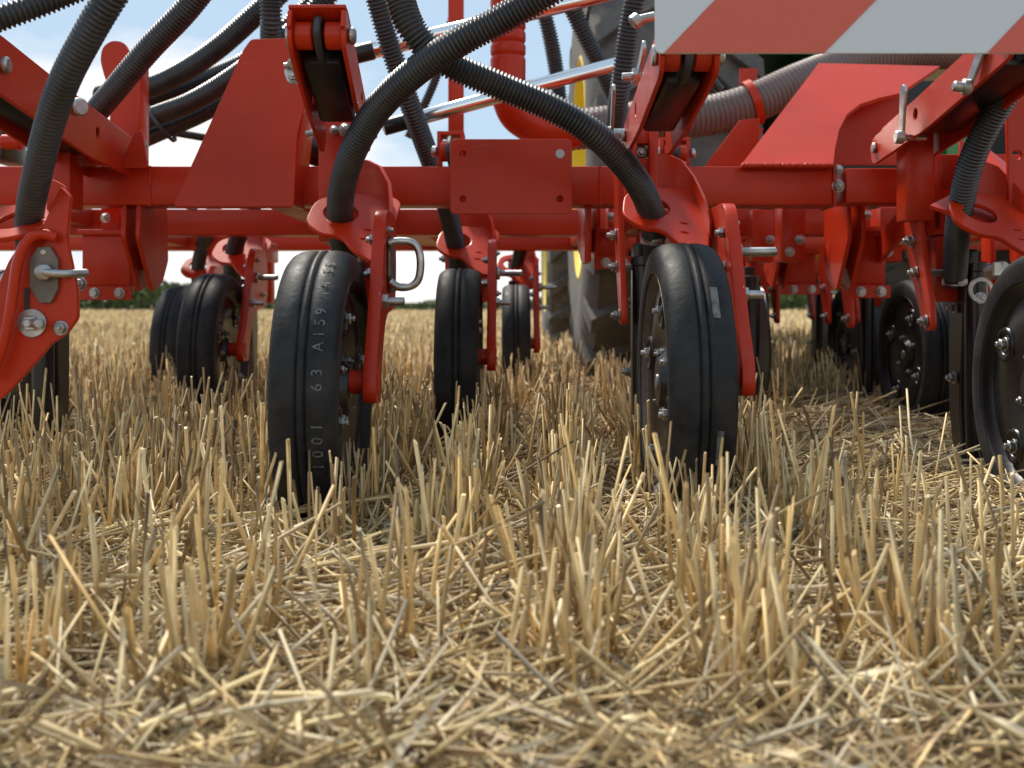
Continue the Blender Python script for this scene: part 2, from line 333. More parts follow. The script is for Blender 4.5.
# ------------------------------------------------------------------ straw
STR = np.array([[.72,.49,.20],[.66,.43,.16],[.76,.56,.27],[.54,.35,.13],[.72,.56,.30],[.38,.24,.09],[.78,.60,.32],[.28,.18,.07]])
def straws(name, base, d, length, rad, mat_, K=5, sides=5, node=True, sag=0.0, ribbon=False, cols=STR, curl=.12):
    n = len(base); t = np.array([0,.42,.455,.49,1.0]) if (node and K == 5) else np.linspace(0,1,K)
    K = len(t); d = d/np.linalg.norm(d,axis=1)[:,None]
    side = np.cross(d, rng.normal(size=(n,3))); side /= np.linalg.norm(side,axis=1)[:,None]; up = np.cross(d, side)
    bend = rng.normal(0, curl, n)[:,None,None]*length[:,None,None]
    P = base[:,None,:]+d[:,None,:]*(length[:,None]*t)[:,:,None]+side[:,None,:]*bend*((t-t*t*.3)**2)[None,:,None]
    if node:   # slight knee at the joint
        kn = rng.normal(0,.05,n)[:,None]*length[:,None]; P += side[:,None,:]*(kn*np.clip(t-.45,0,1))[:,:,None]
    prof = np.ones(K)
    if node and K == 5: prof = np.array([1.12,.95,1.28,1.0,.92])
    r = rad[:,None]*prof[None,:]
    if ribbon:
        tw = rng.uniform(-1.5,1.5,n)[:,None]*t[None,:]; wv = side[:,None,:]*np.cos(tw)[:,:,None]+up[:,None,:]*np.sin(tw)[:,:,None]
        taper = np.sin(np.clip(t*.9+.08,0,1)*math.pi)**.5; rr = rad[:,None]*taper[None,:]
        V = np.stack([P-wv*rr[:,:,None], P+wv*rr[:,:,None]],2); sides = 2
    else:
        an = np.arange(sides)*2*math.pi/sides
        V = P[:,:,None,:]+(side[:,None,None,:]*np.cos(an)[None,None,:,None]+up[:,None,None,:]*np.sin(an)[None,None,:,None])*r[:,:,None,None]
        cut = rng.uniform(-1.6,1.6,n)[:,None]*rad[:,None]*np.cos(an+1)[None,:]; V[:,-1] += d[:,None,:]*cut[:,:,None]
    V = V.reshape(-1,3); o = np.arange(n)[:,None]*(K*sides); F_ = []
    for i in range(K-1):
        for k in range(sides if not ribbon else 1):
            k2 = (k+1) % sides; F_.append(np.stack([np.full(n,i*sides+k), np.full(n,i*sides+k2), np.full(n,(i+1)*sides+k2), np.full(n,(i+1)*sides+k)],1)+o)
    F_ = np.concatenate(F_); me = bpy.data.meshes.new(name)
    nc = 0 if ribbon else n; tot = len(F_)*4+nc*sides
    me.vertices.add(len(V)); me.vertices.foreach_set('co', V.ravel().astype(np.float32))
    loops = F_.ravel()
    if nc: loops = np.concatenate([loops, ((K-1)*sides+np.arange(sides)[None,:]+o).ravel()])
    me.loops.add(tot); me.loops.foreach_set('vertex_index', loops.astype(np.int32))
    me.polygons.add(len(F_)+nc)
    st = np.concatenate([np.arange(len(F_))*4, len(F_)*4+np.arange(nc)*sides]); me.polygons.foreach_set('loop_start', st.astype(np.int32))
    me.polygons.foreach_set('use_smooth', np.concatenate([np.ones(len(F_),bool), np.zeros(nc,bool)]))
    me.update(calc_edges=True)
    ci = rng.integers(0,len(cols),n); c = cols[ci]*rng.uniform(.75,1.18,(n,1)); C = np.repeat(c[:,None,:],K,1)
    if node and K == 5: C[:,4] *= np.where(rng.random(n)[:,None] < .16, .35, 1.0); C[:,2] *= np.where(rng.random(n)[:,None] < .7, .45, .8)
    C = np.concatenate([C, np.ones((n,K,1))],2).repeat(sides,1).reshape(n,K,sides,4) if False else np.concatenate([np.repeat(C[:,:,None,:],sides,2), np.ones((n,K,sides,1))],3)
    ca = me.color_attributes.new('col','FLOAT_COLOR','POINT'); ca.data.foreach_set('color', C.ravel().astype(np.float32))
    me.materials.append(mat_); return me
def joinmeshes(name, meshes, label, cat):
    bm = None; allv = []
    # join by raw arrays
    vs=[]; li=[]; ls=[]; sm=[]; co=[]; vo=0; lo=0
    for m_ in meshes:
        a = np.empty(len(m_.vertices)*3,np.float32); m_.vertices.foreach_get('co',a); vs.append(a)
        b = np.empty(len(m_.loops),np.int32); m_.loops.foreach_get('vertex_index',b); li.append(b+vo)
        c = np.empty(len(m_.polygons),np.int32); m_.polygons.foreach_get('loop_start',c); ls.append(c+lo)
        s_ = np.empty(len(m_.polygons),bool); m_.polygons.foreach_get('use_smooth',s_); sm.append(s_)
        k = np.empty(len(m_.vertices)*4,np.float32); m_.color_attributes['col'].data.foreach_get('color',k); co.append(k)
        vo += len(m_.vertices); lo += len(m_.loops)
    me = bpy.data.meshes.new(name); vs=np.concatenate(vs); li=np.concatenate(li); ls=np.concatenate(ls)
    me.vertices.add(len(vs)//3); me.vertices.foreach_set('co',vs); me.loops.add(len(li)); me.loops.foreach_set('vertex_index',li)
    me.polygons.add(len(ls)); me.polygons.foreach_set('loop_start',ls); me.polygons.foreach_set('use_smooth',np.concatenate(sm)); me.update(calc_edges=True)
    ca = me.color_attributes.new('col','FLOAT_COLOR','POINT'); ca.data.foreach_set('color',np.concatenate(co)); me.materials.append(meshes[0].materials[0])
    for m_ in meshes: bpy.data.meshes.remove(m_)
    o = place(name, me); tag(o, label, cat, 'stuff'); return o
def blob(x,y,cx,cy,sx,sy): return np.exp(-((x-cx)/sx)**2-((y-cy)/sy)**2)
def standing_mask(x, y):
    d = np.ones_like(x)
    d -= .90*blob(x,y,-.10,1.00,.11,.20)                # trodden patch in front of the middle
    d -= .85*blob(x,y,-.42,1.0,.10,.28)
    d -= .90*np.clip((x-.31+.04*np.sin(y*3))/.14,0,1)*np.clip((3.3-y)/.7,0,1)*np.where(y > .90,.95,.75)   # flattened on the right
    d += .35*blob(x,y,.12,.86,.20,.12)+.3*blob(x,y,-.32,.84,.08,.10)
    d -= .5*np.clip((x-.55)/.3,0,1)*np.clip((4.5-y)/1.5,0,1)
    for wx,wy in ((-.70,2.6),(-.105,2.23),(.98,2.76),(1.1,3.5),(-.99,3.3),(.232,1.5),(-.254,1.5)): d -= .5*np.exp(-((x-wx)/.09)**2-((y-wy+.22)/.28)**2)
    # patchy
    d *= .75+.45*np.sin(x*13.1+2*np.sin(y*5.3))*np.sin(y*8.7+1.7)
    return np.clip(d,0,1)
def row_points(n, x0, x1, y0, y1, frust=True, spacing=.135, jit=.020):
    y = rng.uniform(y0,y1,n); x = rng.uniform(x0,x1,n)
    k = (x-.05*y)/spacing; x = (np.round(k)+rng.normal(0,jit/spacing,n))*spacing+.05*y
    # tillers stand in little clumps
    y = y+ (np.sin(y*97+x*31)*.010)
    return x, y
near = []
x,y = row_points(26000,-1.9,1.9,.74,3.6); keep = (np.abs(x) < .52*y+.12) & (rng.random(len(x)) < standing_mask(x,y)**.9)
x,y = x[keep],y[keep]; n=len(x)
d = np.stack([rng.normal(0,.13,n), rng.normal(0,.13,n), np.ones(n)],1); lean = rng.random(n) < .20; d[lean,:2] += rng.normal(0,.55,(lean.sum(),2))
ln = np.clip(rng.normal(.122,.032,n),.04,.20); ln *= np.where(y < .95, .86+.14*(y-.7)/.25, 1)
near.append(straws('a', np.stack([x,y,hill(x,y)-.004],1), d, ln, .0010+.0014*rng.random(n)**.9, M['straw'], sides=7, curl=.07))
x,y = row_points(26000,-4.2,4.2,3.4,8.0); keep = (np.abs(x) < .52*y+.2) & (rng.random(len(x)) < np.clip(standing_mask(x,y)+.2,0,1)); x,y=x[keep],y[keep]; n=len(x)
d = np.stack([rng.normal(0,.11,n), rng.normal(0,.11,n), np.ones(n)],1)
near.append(straws('b', np.stack([x,y,np.zeros(n)-.003],1), d, rng.normal(.122,.024,n), rng.uniform(.002,.0034,n), M['straw'], K=2, sides=4, node=False, curl=.04))
x,y = row_points(60000,-11,11,8,20,spacing=.14); keep = (np.abs(x) < .52*y+.3); x,y=x[keep],y[keep]; n=len(x)
d = np.stack([rng.normal(0,.12,n), rng.normal(0,.12,n), np.ones(n)],1)
near.append(straws('c', np.stack([x,y,np.zeros(n)],1), d, rng.normal(.135,.022,n), rng.uniform(.004,.007,n), M['straw'], K=2, sides=3, node=False, curl=.03))
yy = 20+ (rng.random(60000)**1.6)*130; x = rng.uniform(-.53,.53,60000)*yy; n=len(x)
d = np.stack([rng.normal(0,.12,n), rng.normal(0,.12,n), np.ones(n)],1)
near.append(straws('e', np.stack([x,yy,-np.clip(yy-30,0,400)*.0095],1), d, rng.normal(.155,.025,n), rng.uniform(.010,.022,n)*yy/40, M['straw'], K=2, sides=3, node=False, curl=.03))
joinmeshes('stubble', near, 'upright cut stubble stalks of dry golden straw standing in rows', 'stubble')

lit = []
LC = np.array([[.64,.48,.24],[.72,.57,.32],[.55,.40,.19],[.42,.29,.13],[.67,.56,.36],[.78,.63,.34],[.28,.18,.08],[.52,.43,.29],[.36,.26,.14]])
def litter_pts(n, y0, y1, extra):
    y = y0+(y1-y0)*rng.random(n)**extra; x = rng.uniform(-.55,.55,n)*(y+.15); return x, y
x,y = litter_pts(17000,.60,3.0,1.5); n=len(x)                # round straws
ang = rng.uniform(0,2*math.pi,n); d = np.stack([np.cos(ang),np.sin(ang)*.8,rng.normal(0,.13,n)],1)
thick = np.clip(.35+.8*(1-standing_mask(x,y)),.3,1.2)
z = hill(x,y)+.004+rng.random(n)**1.5*.045*thick
lit.append(straws('f', np.stack([x,y,z],1), d, (rng.gamma(2.6,.017,n)+.015)*np.clip(y,.6,1.2), rng.uniform(.0006,.0019,n), M['litter'], sides=5, cols=LC, curl=.22))
x,y = litter_pts(85000,.60,3.4,1.4); n=len(x)                # fine broken bits
ang = rng.uniform(0,2*math.pi,n); d = np.stack([np.cos(ang),np.sin(ang),rng.normal(0,.22,n)],1)
lit.append(straws('g', np.stack([x,y,hill(x,y)+rng.random(n)*.032],1), d, rng.uniform(.010,.045,n), rng.uniform(.0004,.0011,n), M['litter'], K=3, sides=3, node=False, cols=LC, curl=.4))
x,y = litter_pts(11000,.60,3.0,1.4); n=len(x)                 # leaf blades
ang = rng.uniform(0,2*math.pi,n); d = np.stack([np.cos(ang),np.sin(ang),rng.normal(0,.2,n)],1)
lit.append(straws('h', np.stack([x,y,hill(x,y)+.003+rng.random(n)*.035],1), d, rng.uniform(.03,.10,n), .0008+.0022*rng.random(n)**2, M['litter'], K=7, node=False, ribbon=True, cols=LC*np.array([1.0,1.0,1.05]), curl=.45))
# long straws on top, mostly where the crop is flattened, a few leaning up
x,y = litter_pts(2600,.66,3.0,1.3); k = rng.random(len(x)) < .15+.85*(1-standing_mask(x,y)); x,y=x[k],y[k]; n=len(x)
ang = rng.normal(.25,.9,n); d = np.stack([np.cos(ang),np.sin(ang),np.abs(rng.normal(.05,.16,n))],1)
lit.append(straws('i', np.stack([x-.06,y,hill(x,y)+.02+rng.random(n)*.03],1), d, rng.uniform(.07,.22,n)*np.clip(y,.7,1), rng.uniform(.0010,.0022,n), M['litter'], sides=6, cols=LC*1.05, curl=.05))
x,y = litter_pts(3800,.66,3.2,1.5); n=len(x)                  # broken stalks leaning at all angles
ang = rng.uniform(0,2*math.pi,n); d = np.stack([np.cos(ang),np.sin(ang)*.8,rng.uniform(.2,1.1,n)],1)
lit.append(straws('k', np.stack([x,y,hill(x,y)+.004],1), d, rng.uniform(.04,.13,n), rng.uniform(.0008,.0020,n), M['litter'], sides=6, cols=LC, curl=.16))
x,y = litter_pts(24000,3.0,9.0,1.2); n=len(x)
ang = rng.uniform(0,2*math.pi,n); d = np.stack([np.cos(ang),np.sin(ang),rng.normal(0,.15,n)],1)
lit.append(straws('j', np.stack([x,y,rng.random(n)*.04],1), d, rng.uniform(.06,.22,n), rng.uniform(.0018,.0032,n), M['litter'], K=2, sides=3, node=False, cols=LC, curl=.1))
joinmeshes('straw_litter', lit, 'loose chopped straw and leaf bits lying on the field', 'straw')

# ------------------------------------------------------------------ seed drill
drill = link(bpy.data.objects.new('seed_drill', None)); drill.location = (0, 2.0, 0)
tag(drill, 'red seed drill with black ribbed hoses and rubber press wheels on stubble', 'seed drill')
D = drill
def part(mb, name, m, parent=D, loc=(0,0,0), **k): return mb.build(name, M[m], parent, loc, **k)
def sub(mb, name, m, parent, **k): return mb.build(name, M[m], parent, (0,0,0), **k)

# --- frame beams (rows of square tube across the machine)
def beam(x0, x1, y0, z0, z1, dep=.08, b=.005):
    return part(MB().box((x0,y0,z0),(x1,y0+dep,z1), b), 'frame_beam', 'red', ang=50)
bm0 = beam(pt(-60,0,2).x, pt(833,0,2).x, 2.0, pt(0,205,2).z, pt(0,166,2).z)
bmR = beam(pt(846,0,2).x, pt(1120,0,2).x, 2.0, pt(0,203,2).z, pt(0,168,2).z)
beam(-1.6, 1.75, 2.62, pt(0,235,2.62).z, pt(0,209,2.62).z)
beam(-2.1, 2.2, 3.45, pt(0,250,3.45).z, pt(0,236,3.45).z)
# weld seams / end plate of the right beam
sub(MB().box(pt(741,168,1.997)+Vector((0,0,0)), pt(833,166,2.002)+Vector((0,0,.003)), .001), 'weld_seam', 'red', part(MB().box((pt(833,0,2).x,1.996,pt(0,207,2).z),(pt(836,0,2).x,2.084,pt(0,163,2).z), .001), 'beam_end_plate', 'red'), ang=40)
part(MB().bolt(pt(838,186,2.0),-Y_,.010).bolt(pt(838,170,2.0),-Y_,.008), 'joint_bolt', 'zinc')
# fore and aft tubes between the beams
for px, Y0 in ((20,2.08),(300,2.08),(365,2.08),(700,2.08),(955,2.08)):
    x = pt(px,0,2.3).x; part(MB().box((x-.03,Y0,.492),(x+.03,2.62,.548),.006), 'cross_tube', 'red', ang=50)
for px in (130,420,590,760,1010):
    x = pt(px,0,3).x; part(MB().box((x-.03,2.70,.487),(x+.03,3.45,.540),.006), 'cross_tube', 'red', ang=50)
# little bolt windows seen between first and second beam
def shackle(px0, py0, px1, py1, Y, bolts=1):
    p = pxplate('clamp_plate', [(px0,py0),(px1,py0),(px1,py1),(px0,py1)], Y, .012, D, rad=.004)
    mb = MB()
    for i in range(bolts):
        mb.bolt(pt(px0+(px1-px0)*(i+.5)/bolts, (py0+py1)/2, Y), -Y_, .0085)
    sub(mb, 'bolt', 'zinc', p); return p

# --- press wheel, built once ------------------------------------------------
WR = .19
def tyre_prof():
    hw = .042; p = []
    # outer run from left side to right side: shoulder, lobe, groove, rib, groove, lobe
    half = [(-hw+.002,.148),(-hw,.158),(-hw,.170),(-.0405,.1775),(-.036,.183),(-.029,.1868),(-.019,.1888),(-.010,.1888),(-.0068,.1868),(-.0055,.1850),(-.0043,.1868),(-.0025,.1893),(0,.1900)]
    p = half+[(-a,r) for a,r in reversed(half[:-1])]
    return p+[(hw-.010,.144),(-hw+.010,.144)]
me_tyre = MB().ring((0,0,0), X_, tyre_prof(), 96).mesh('tyre', M['rubber'], ang=50)
def rim_mesh():
    mb = MB()
    for s in (-1,1):
        mb.ring((0,0,0), X_, [(s*.041,.150),(s*.036,.152),(s*.030,.146),(s*.022,.136),(s*.020,.130),(s*.025,.131),(s*.034,.143)], 64)
    return mb.mesh('rim_ring', M['steel'], ang=50)
me_rim = rim_mesh(); me_rimb = me_rim.copy(); me_rimb.materials.clear(); me_rimb.materials.append(M['black'])
def disc_mesh():
    mb = MB(); mb.ring((0,0,0), X_, [(-.024,.138),(-.030,.128),(-.031,.08),(-.024,.055),(-.024,.040),(-.034,.032),(-.034,.004),(.034,.004),(.034,.032),(.024,.040),(.024,.055),(.031,.08),(.030,.128),(.024,.138)], 64)
    for s in (-1,1):
        pass
    return mb.mesh('wheel_disc', M['black'], ang=50)
def cup_mesh():
    mb = MB()
    for s in (-1,1):
        for k in range(4):
            a = 2*math.pi*k/4+.35; c = Vector((s*.030, .103*math.cos(a), .103*math.sin(a))); mb.new()
            mb.ring(c, X_, [(-s*.002,.014),(s*.0012,.0150),(s*.0035,.0185),(s*.0045,.0215),(s*.003,.0245),(-s*.002,.0265)], 28)
    return mb.pieces('bolt_recess', M['black'], ang=60)
me_disc = disc_mesh(); me_cup = cup_mesh()
def wb_mesh():
    mb = MB()
    for s in (-1,1):
        for k in range(4):
            a = 2*math.pi*k/4+.35; mb.bolt((s*.0305, .103*math.cos(a), .103*math.sin(a)), (s,0,0), .0088)
        for k in range(4):
            a = 2*math.pi*k/4+.9; mb.bolt((s*.024, .047*math.cos(a), .047*math.sin(a)), (s,0,0), .0062)
        mb.new().cyl((s*.033,0,0),(s*.036,0,0),.011,20,.001)
    return mb.pieces('wheel_bolt', M['zinc'])
me_wb = wb_mesh()
def wheel(X, Y, z=WR, rot=0., label=None):
    w_ = place('press_wheel', me_tyre, D, (X,Y,z)); w_.rotation_euler = (rot,0,0)
    place('rim', me_rim if abs(X-.232) < .01 else me_rimb, w_); place('wheel_disc', me_disc, w_); place('wheel_bolt', me_wb, w_); place('bolt_recess', me_cup, w_)
    if label: w_['label'] = label
    return w_
# --- arm on the right of each wheel -----------------------------------------
def yz_plate(name, pts, x, th, m, holes=(), rad=.008, bev=.0015):
    """plate in the fore-aft vertical plane, outline in (Y,z)"""
    return plate_mesh(name, rounded(pts, rad), holes, (x,0,0), (0,1,0), (0,0,1), th, m, bev)
me_arm = yz_plate('coulter_arm', [(-.030,.172),(.030,.172),(.034,.205),(.085,.29),(.215,.30),(.235,.36),(.215,.445),(.100,.445),(.070,.40),(.020,.29),(-.030,.21)] , .054, .018, M['red'], rad=[.028,.028,.03,.05,.03,.04,.02,.03,.03,.05,.03])
me_axle = MB().cyl((.012,0,.20),(.0565,0,.20),.0165,24,.002).cyl((.0565,0,.20),(.074,0,.20),.021,24,.003).mesh('axle_tube', M['red'])
me_armb = MB().bolt((.068,.055,.31),X_,.012).bolt((.068,.17,.33),X_,.008).bolt((.068,.115,.415),X_,.007).new().cyl((.0682,.055,.31),(.070,.055,.31),.024,24,.0006).new().cyl((.07,.055,.31),(.102,.055,.31),.006,12,.001).bolt((.056,.10,.40),-X_,.009).bolt((.056,.09,.35),-X_,.010).pieces('arm_bolt', M['zinc'])
oct_ = [(.13+.036*math.cos(R(22.5+45*k)), .365+.045*math.sin(R(22.5+45*k))) for k in range(8)]
me_adj = yz_plate('adjuster_plate', oct_, .073, .005, M['steel'], rad=0)
hp = spline([(.075,.10,.395),(.088,.10,.398),(.108,.10,.396),(.118,.10,.385),(.121,.10,.365),(.118,.10,.343),(.108,.10,.333),(.090,.10,.331),(.075,.10,.340)], .004)
me_loop = MB().sweep(hp, .0058, 12).mesh('depth_handle', M['zinc'], ang=80)
me_pin = MB().cyl((.072,.10,.372),(.128,.085,.372),.0068,14,.002).cyl((.072,.10,.372),(.080,.10,.372),.014,18,.002).mesh('depth_pin', M['zinc'])
# --- hose bracket (cowl) above the wheel -------------------------------------
cowl_out = [(-.062,-.035),(-.030,-.060),(.000,-.055),(.022,-.085),(.060,-.110),(.072,-.080),(.072,.060),(.050,.075),(-.020,.060),(-.060,.030)]
me_cowl = plate_mesh('hose_bracket', rounded(cowl_out,[.02,.02,.02,.03,.012,.02,.02,.02,.03,.03]), [circle(-.014,.004,.0265,28), [(.035+.006*math.cos(t/8*6.28),-.03+.0018*math.sin(t/8*6.28)) for t in range(8)], [(.035+.006*math.cos(t/8*6.28),-.055+.0018*math.sin(t/8*6.28)) for t in range(8)]], (0,.215,.438), (1,0,-.16), (0,1,.80), .008, M['red'], .0018)
def guard_mesh():
    # curved upright web rising from the bracket
    mb = MB(); prof = [(-.004,.050,.535),(.018,.055,.540),(.040,.045,.528),(.056,.025,.500),(.064,-.015,.465),(.067,-.06,.425)]
    vs=[]; fs=[]
    for i,(x,y,zt) in enumerate(prof):
        for yy_,zz in ((y,.438-x*.16+y*.80-.01),(y,zt)):
            vs.append((x,yy_+.225,zz)); vs.append((x+.005,yy_+.231,zz))
    for i in range(len(prof)-1):
        a=i*4; b=a+4
        for q in ((a,b,b+2,a+2),(a+1,a+3,b+3,b+1),(a+2,b+2,b+3,a+3),(a,a+1,b+1,b)): fs.append(q)
    fs += [(0,2,3,1),(len(prof)*4-4,len(prof)*4-3,len(prof)*4-1,len(prof)*4-2)]
    mb.add(vs,fs); return mb.mesh('bracket_web', M['red'], ang=50)
me_web = guard_mesh()
# --- tine with seed tube ------------------------------------------------------
me_tube = MB().lathe((-.012,.345,.005),(0,0,1),[(0,.008),(.06,.016),(.16,.0185),(.355,.0185),(.357,.021),(.37,.021),(.372,.017)],20).mesh('seed_tube', M['black'])
me_blade = yz_plate('tine_blade', [(.362,.40),(.372,.24),(.385,.14),(.372,.06),(.335,-.02),(.375,-.02),(.405,.03),(.430,.12),(.432,.26),(.420,.40)], -.024, .024, M['black'], rad=[.005,.04,.04,.05,.004,.01,.03,.05,.04,.01], bev=.003)
me_tb = MB().bolt((-.028,.395,.30),-X_,.008).bolt((-.028,.395,.18),-X_,.009).pieces('tine_bolt', M['zinc'])
# --- strut plate left of tine -------------------------------------------------
me_strut = yz_plate('tine_strut', [(.310,.262),(.345,.262),(.385,.33),(.43,.40),(.455,.56),(.375,.56),(.365,.44),(.345,.38),(.315,.31)], -.052, .010, M['red'], rad=[.017,.017,.03,.04,.01,.01,.05,.03,.02], bev=.0015)
me_sb = MB().bolt((-.053,.33,.278),-X_,.009).bolt((-.053,.375,.36),-X_,.009).bolt((-.053,.395,.415),-X_,.010).new().cyl((-.045,.375,.36),(.055,.375,.36),.006,10).pieces('strut_bolt', M['zinc'])
me_body = MB().box((-.026,.40,.425),(.030,.56,.480),.006).box((-.014,.39,.31),(.046,.44,.424),.008).mesh('unit_body', M['red'], ang=50)
me_clamp = MB().ring((-.013,.265,.408),(.0,.05,1),[(-.005,.0185),(-.005,.0205),(.005,.0205),(.005,.0185)],24).box((-.020,.240,.404),(-.004,.250,.413),.001).mesh('hose_clamp', M['zinc'])
def unit(X, Y, dz=0., rot=0., handle='pin', strut=True, arm=True, tine=True, cowl=True, label=None, ax=0.):
    wheel(X, Y, WR+dz, rot, label)
    def pl(n, me_): return place(n, me_, D, (X,Y,dz))
    if arm:
        a = place('coulter_arm', me_arm, D, (X+ax,Y,dz)); place('axle_tube', me_axle, a); place('arm_bolt', me_armb, a)
        if handle == 'loop': place('adjuster_plate', me_adj, a); place('depth_handle', me_loop, a)
        else: place('depth_pin', me_pin, a)
    if cowl: c = pl('hose_bracket', me_cowl); place('bracket_web', me_web, c)
    if tine: t_ = pl('tine', me_blade); place('seed_tube', me_tube, t_); place('tine_bolt', me_tb, t_)
    if strut: s_ = pl('tine_strut', me_strut); place('strut_bolt', me_sb, s_)
    pl('unit_body', me_body)
unit(-.254, 1.50, .0, rot=0, handle='loop', label='press wheel tyre with pale printed numbers')
unit(.232, 1.50, .010, rot=0, ax=.022, label='press wheel tyre with two pale rectangular marks')
unit(.742, 1.50, .0, rot=.25, arm=False, tine=False)
tD = place('tine', me_blade, D, (.790,1.50,0)); place('seed_tube', me_tube, tD); place('tine_bolt', me_tb, tD)
unit(-.105, 2.23, 0, .3)
unit(.012, 3.33, -.012, .9, strut=False)
unit(-.700, 2.60, 0, .6, strut=False)
unit(-.99, 3.30, -.018, .1, strut=False)
unit(1.015, 2.76, -.01, .15, cowl=False, arm=False)
unit(1.115, 3.58, -.01, .8, cowl=False, arm=False)
wheel(-1.05, 2.3, WR, .2)

# tyre print on the second wheel, wrapped round the right lobe
def wrap_text(items, X, Yc, zc, r, x0, size):
    mb = MB()
    for ch, deg in items:
        cu = bpy.data.curves.new('t','FONT'); cu.body = ch; cu.size = size; cu.align_x = 'CENTER'; cu.extrude = 0
        ob = bpy.data.objects.new('t', cu); link(ob); dg = bpy.context.evaluated_depsgraph_get(); m_ = bpy.data.meshes.new_from_object(ob.evaluated_get(dg))
        bpy.data.objects.remove(ob); bpy.data.curves.remove(cu)
        a0 = R(deg); vs = []
        for v in m_.vertices:
            a = a0+v.co.x/r; vs.append((x0-v.co.y, -r*math.cos(a), r*math.sin(a)))
        mb.add(vs, [tuple(p.vertices) for p in m_.polygons]); bpy.data.meshes.remove(m_)
    return mb
items = []
for s_, a0, st in (('1001', -25, 5.2), ('63', 5, 5.4), ('A159', 20, 4.8), ('14', 43, 5.0), ('55', 57, 5.0)):
    for i, ch in enumerate(s_): items.append((ch, a0+i*st))
w1 = [o for o in D.children if o.name.startswith('press_wheel')]
w1 = min(w1, key=lambda o: abs(o.location.x+.254)+abs(o.location.y+.5)); w2 = min([o for o in D.children if o.name.startswith('press_wheel')], key=lambda o: abs(o.location.x-.232)+abs(o.location.y+.5))
tx = wrap_text(items, 0,0,0, .1901, .027, .019); o = place('tyre_print', tx.mesh('tyre_print', M['print'], smooth=False), w1)
mk = MB()
for (a0, a1, xa, xb) in ((28,42,.012,.021),(-28,-14,.014,.022)):
    vs=[]; fs=[]
    for i in range(9):
        a=R(a0+(a1-a0)*i/8); 
        for x_ in (xa,xb): vs.append((x_, -.1902*math.cos(a), .1902*math.sin(a)))
    for i in range(8): fs.append((i*2,i*2+1,i*2+3,i*2+2))
    mk.add(vs,fs)
mo = place('tyre_mark', mk.mesh('tyre_mark', M['print'], smooth=False), w2)

# --- upper links: open channel with dark cushion inside ------------------------
def ulink(Xc, P1, P2, wd, name='upper_link', levers=True, h=.060, cap=True):
    """channel from P1=(Y,z) near/top to P2=(Y,z) far/low, width wd about Xc; open side looks down and back"""
    a = Vector((Xc,P1[0],P1[1])); b = Vector((Xc,P2[0],P2[1])); d = (b-a); Ln = d.length; d.normalize(); n = X_.cross(d).normalized()
    if n.z < 0: n = -n                         # n points up/forward
    t = .006; hw = wd/2
    mb = MB()
    out_ = rounded([(-.028,-h*.5),(Ln*.55,-h*.62),(Ln+.026,-h*.45),(Ln+.026,h*.35),(0,h*.5),(-.028,h*.5)], [.028,.02,.022,.02,.01,.02])
    for s in (-1,1):
        x0 = Xc+s*hw-(t if s > 0 else 0)
        m_ = plate_mesh('s', out_, [circle(.0,-.005,.006,10)], (x0,a.y,a.z), d, n, t, M['red'], .0015) if False else None
    me_all = []
    L_ = place(name, (MB().frame(a-X_*(hw-t)+n*(h*.5-t)-d*.01, X_*(wd-2*t), d*(Ln-.01), n*t, .0015)).mesh(name, M['red'], ang=50), D)
    for s in (-1,1):
        # frame with u=d, v=n; u x v = +-X
        w_ = d.cross(n); off = (Xc+s*hw) if (w_.x*s < 0) else (Xc+s*hw-s*t)
        o_ = Vector((off, a.y, a.z)); 
        place('side_plate', plate_mesh('side_plate', out_, [circle(Ln*.62,.0,.009,14)], o_, d, n, t, M['red'], .0015), L_)
    # bush across the near end and a stud loop
    sub(MB().cyl(a-X_*(hw-t)+n*.0,a-X_*.008,.019,22,.002).cyl(a+X_*.008,a+X_*(hw-t),.019,22,.002), 'pivot_bush', 'red', L_)
    sub(MB().frame(a-X_*(hw-.012)-n*(h*.42)+d*.028, X_*(wd-.024), d*(Ln*.62), n*(h*.72), .008), 'rubber_cushion', 'black', L_, ang=50)
    q = [a-n*.018+d*.04, a-n*.022+d*.01, a-n*.012-d*.022, a+n*.012-d*.020, a+n*.02+d*.01]
    sub(MB().sweep(spline(q,.004), .0055, 10), 'rubber_loop', 'smooth_hose', L_, ang=80)
    sub(MB().cyl(a-X_*(hw+.006),a-X_*hw,.013,18,.002).new().cyl(a+X_*hw,a+X_*(hw+.010),.012,18,.003).new().cyl(b-X_*(hw+.006),b-X_*hw,.010,18,.002).new().cyl(b+X_*hw,b+X_*(hw+.012),.011,18,.003), 'pivot_pin', 'zinc', L_)
    if cap:
        sub(MB().frame(a-X_*hw+n*(h*.34)-d*.034, X_*wd, d*.05, n*.006, .002).frame(a-X_*hw-d*.034-n*.01, X_*.006, d*.012, n*(h*.44), .001).frame(a+X_*(hw-.006)-d*.034-n*.01, X_*.006, d*.012, n*(h*.44), .001), 'end_clevis', 'red', L_, ang=50)
    return L_, a, b, d, n
def lever(p, q, side, parent, wd=.020):
    """flat rounded zinc lever from pin p to end q, standing off the channel side, with a cross pin at q"""
    p = Vector(p); q = Vector(q); d = (q-p); ln = d.length; d.normalize(); v = Vector((side,0,0)).cross(d).normalized()
    out_ = [(wd*.5*math.cos(R(a)), wd*.5*math.sin(R(a))) for a in range(90,271,20)]+[(ln+wd*.36*math.cos(R(a)), wd*.36*math.sin(R(a))) for a in range(-90,91,20)]
    o = place('lock_lever', plate_mesh('lock_lever', out_, [], p, d, v, .005, M['zinc'], .0012), parent)
    return o
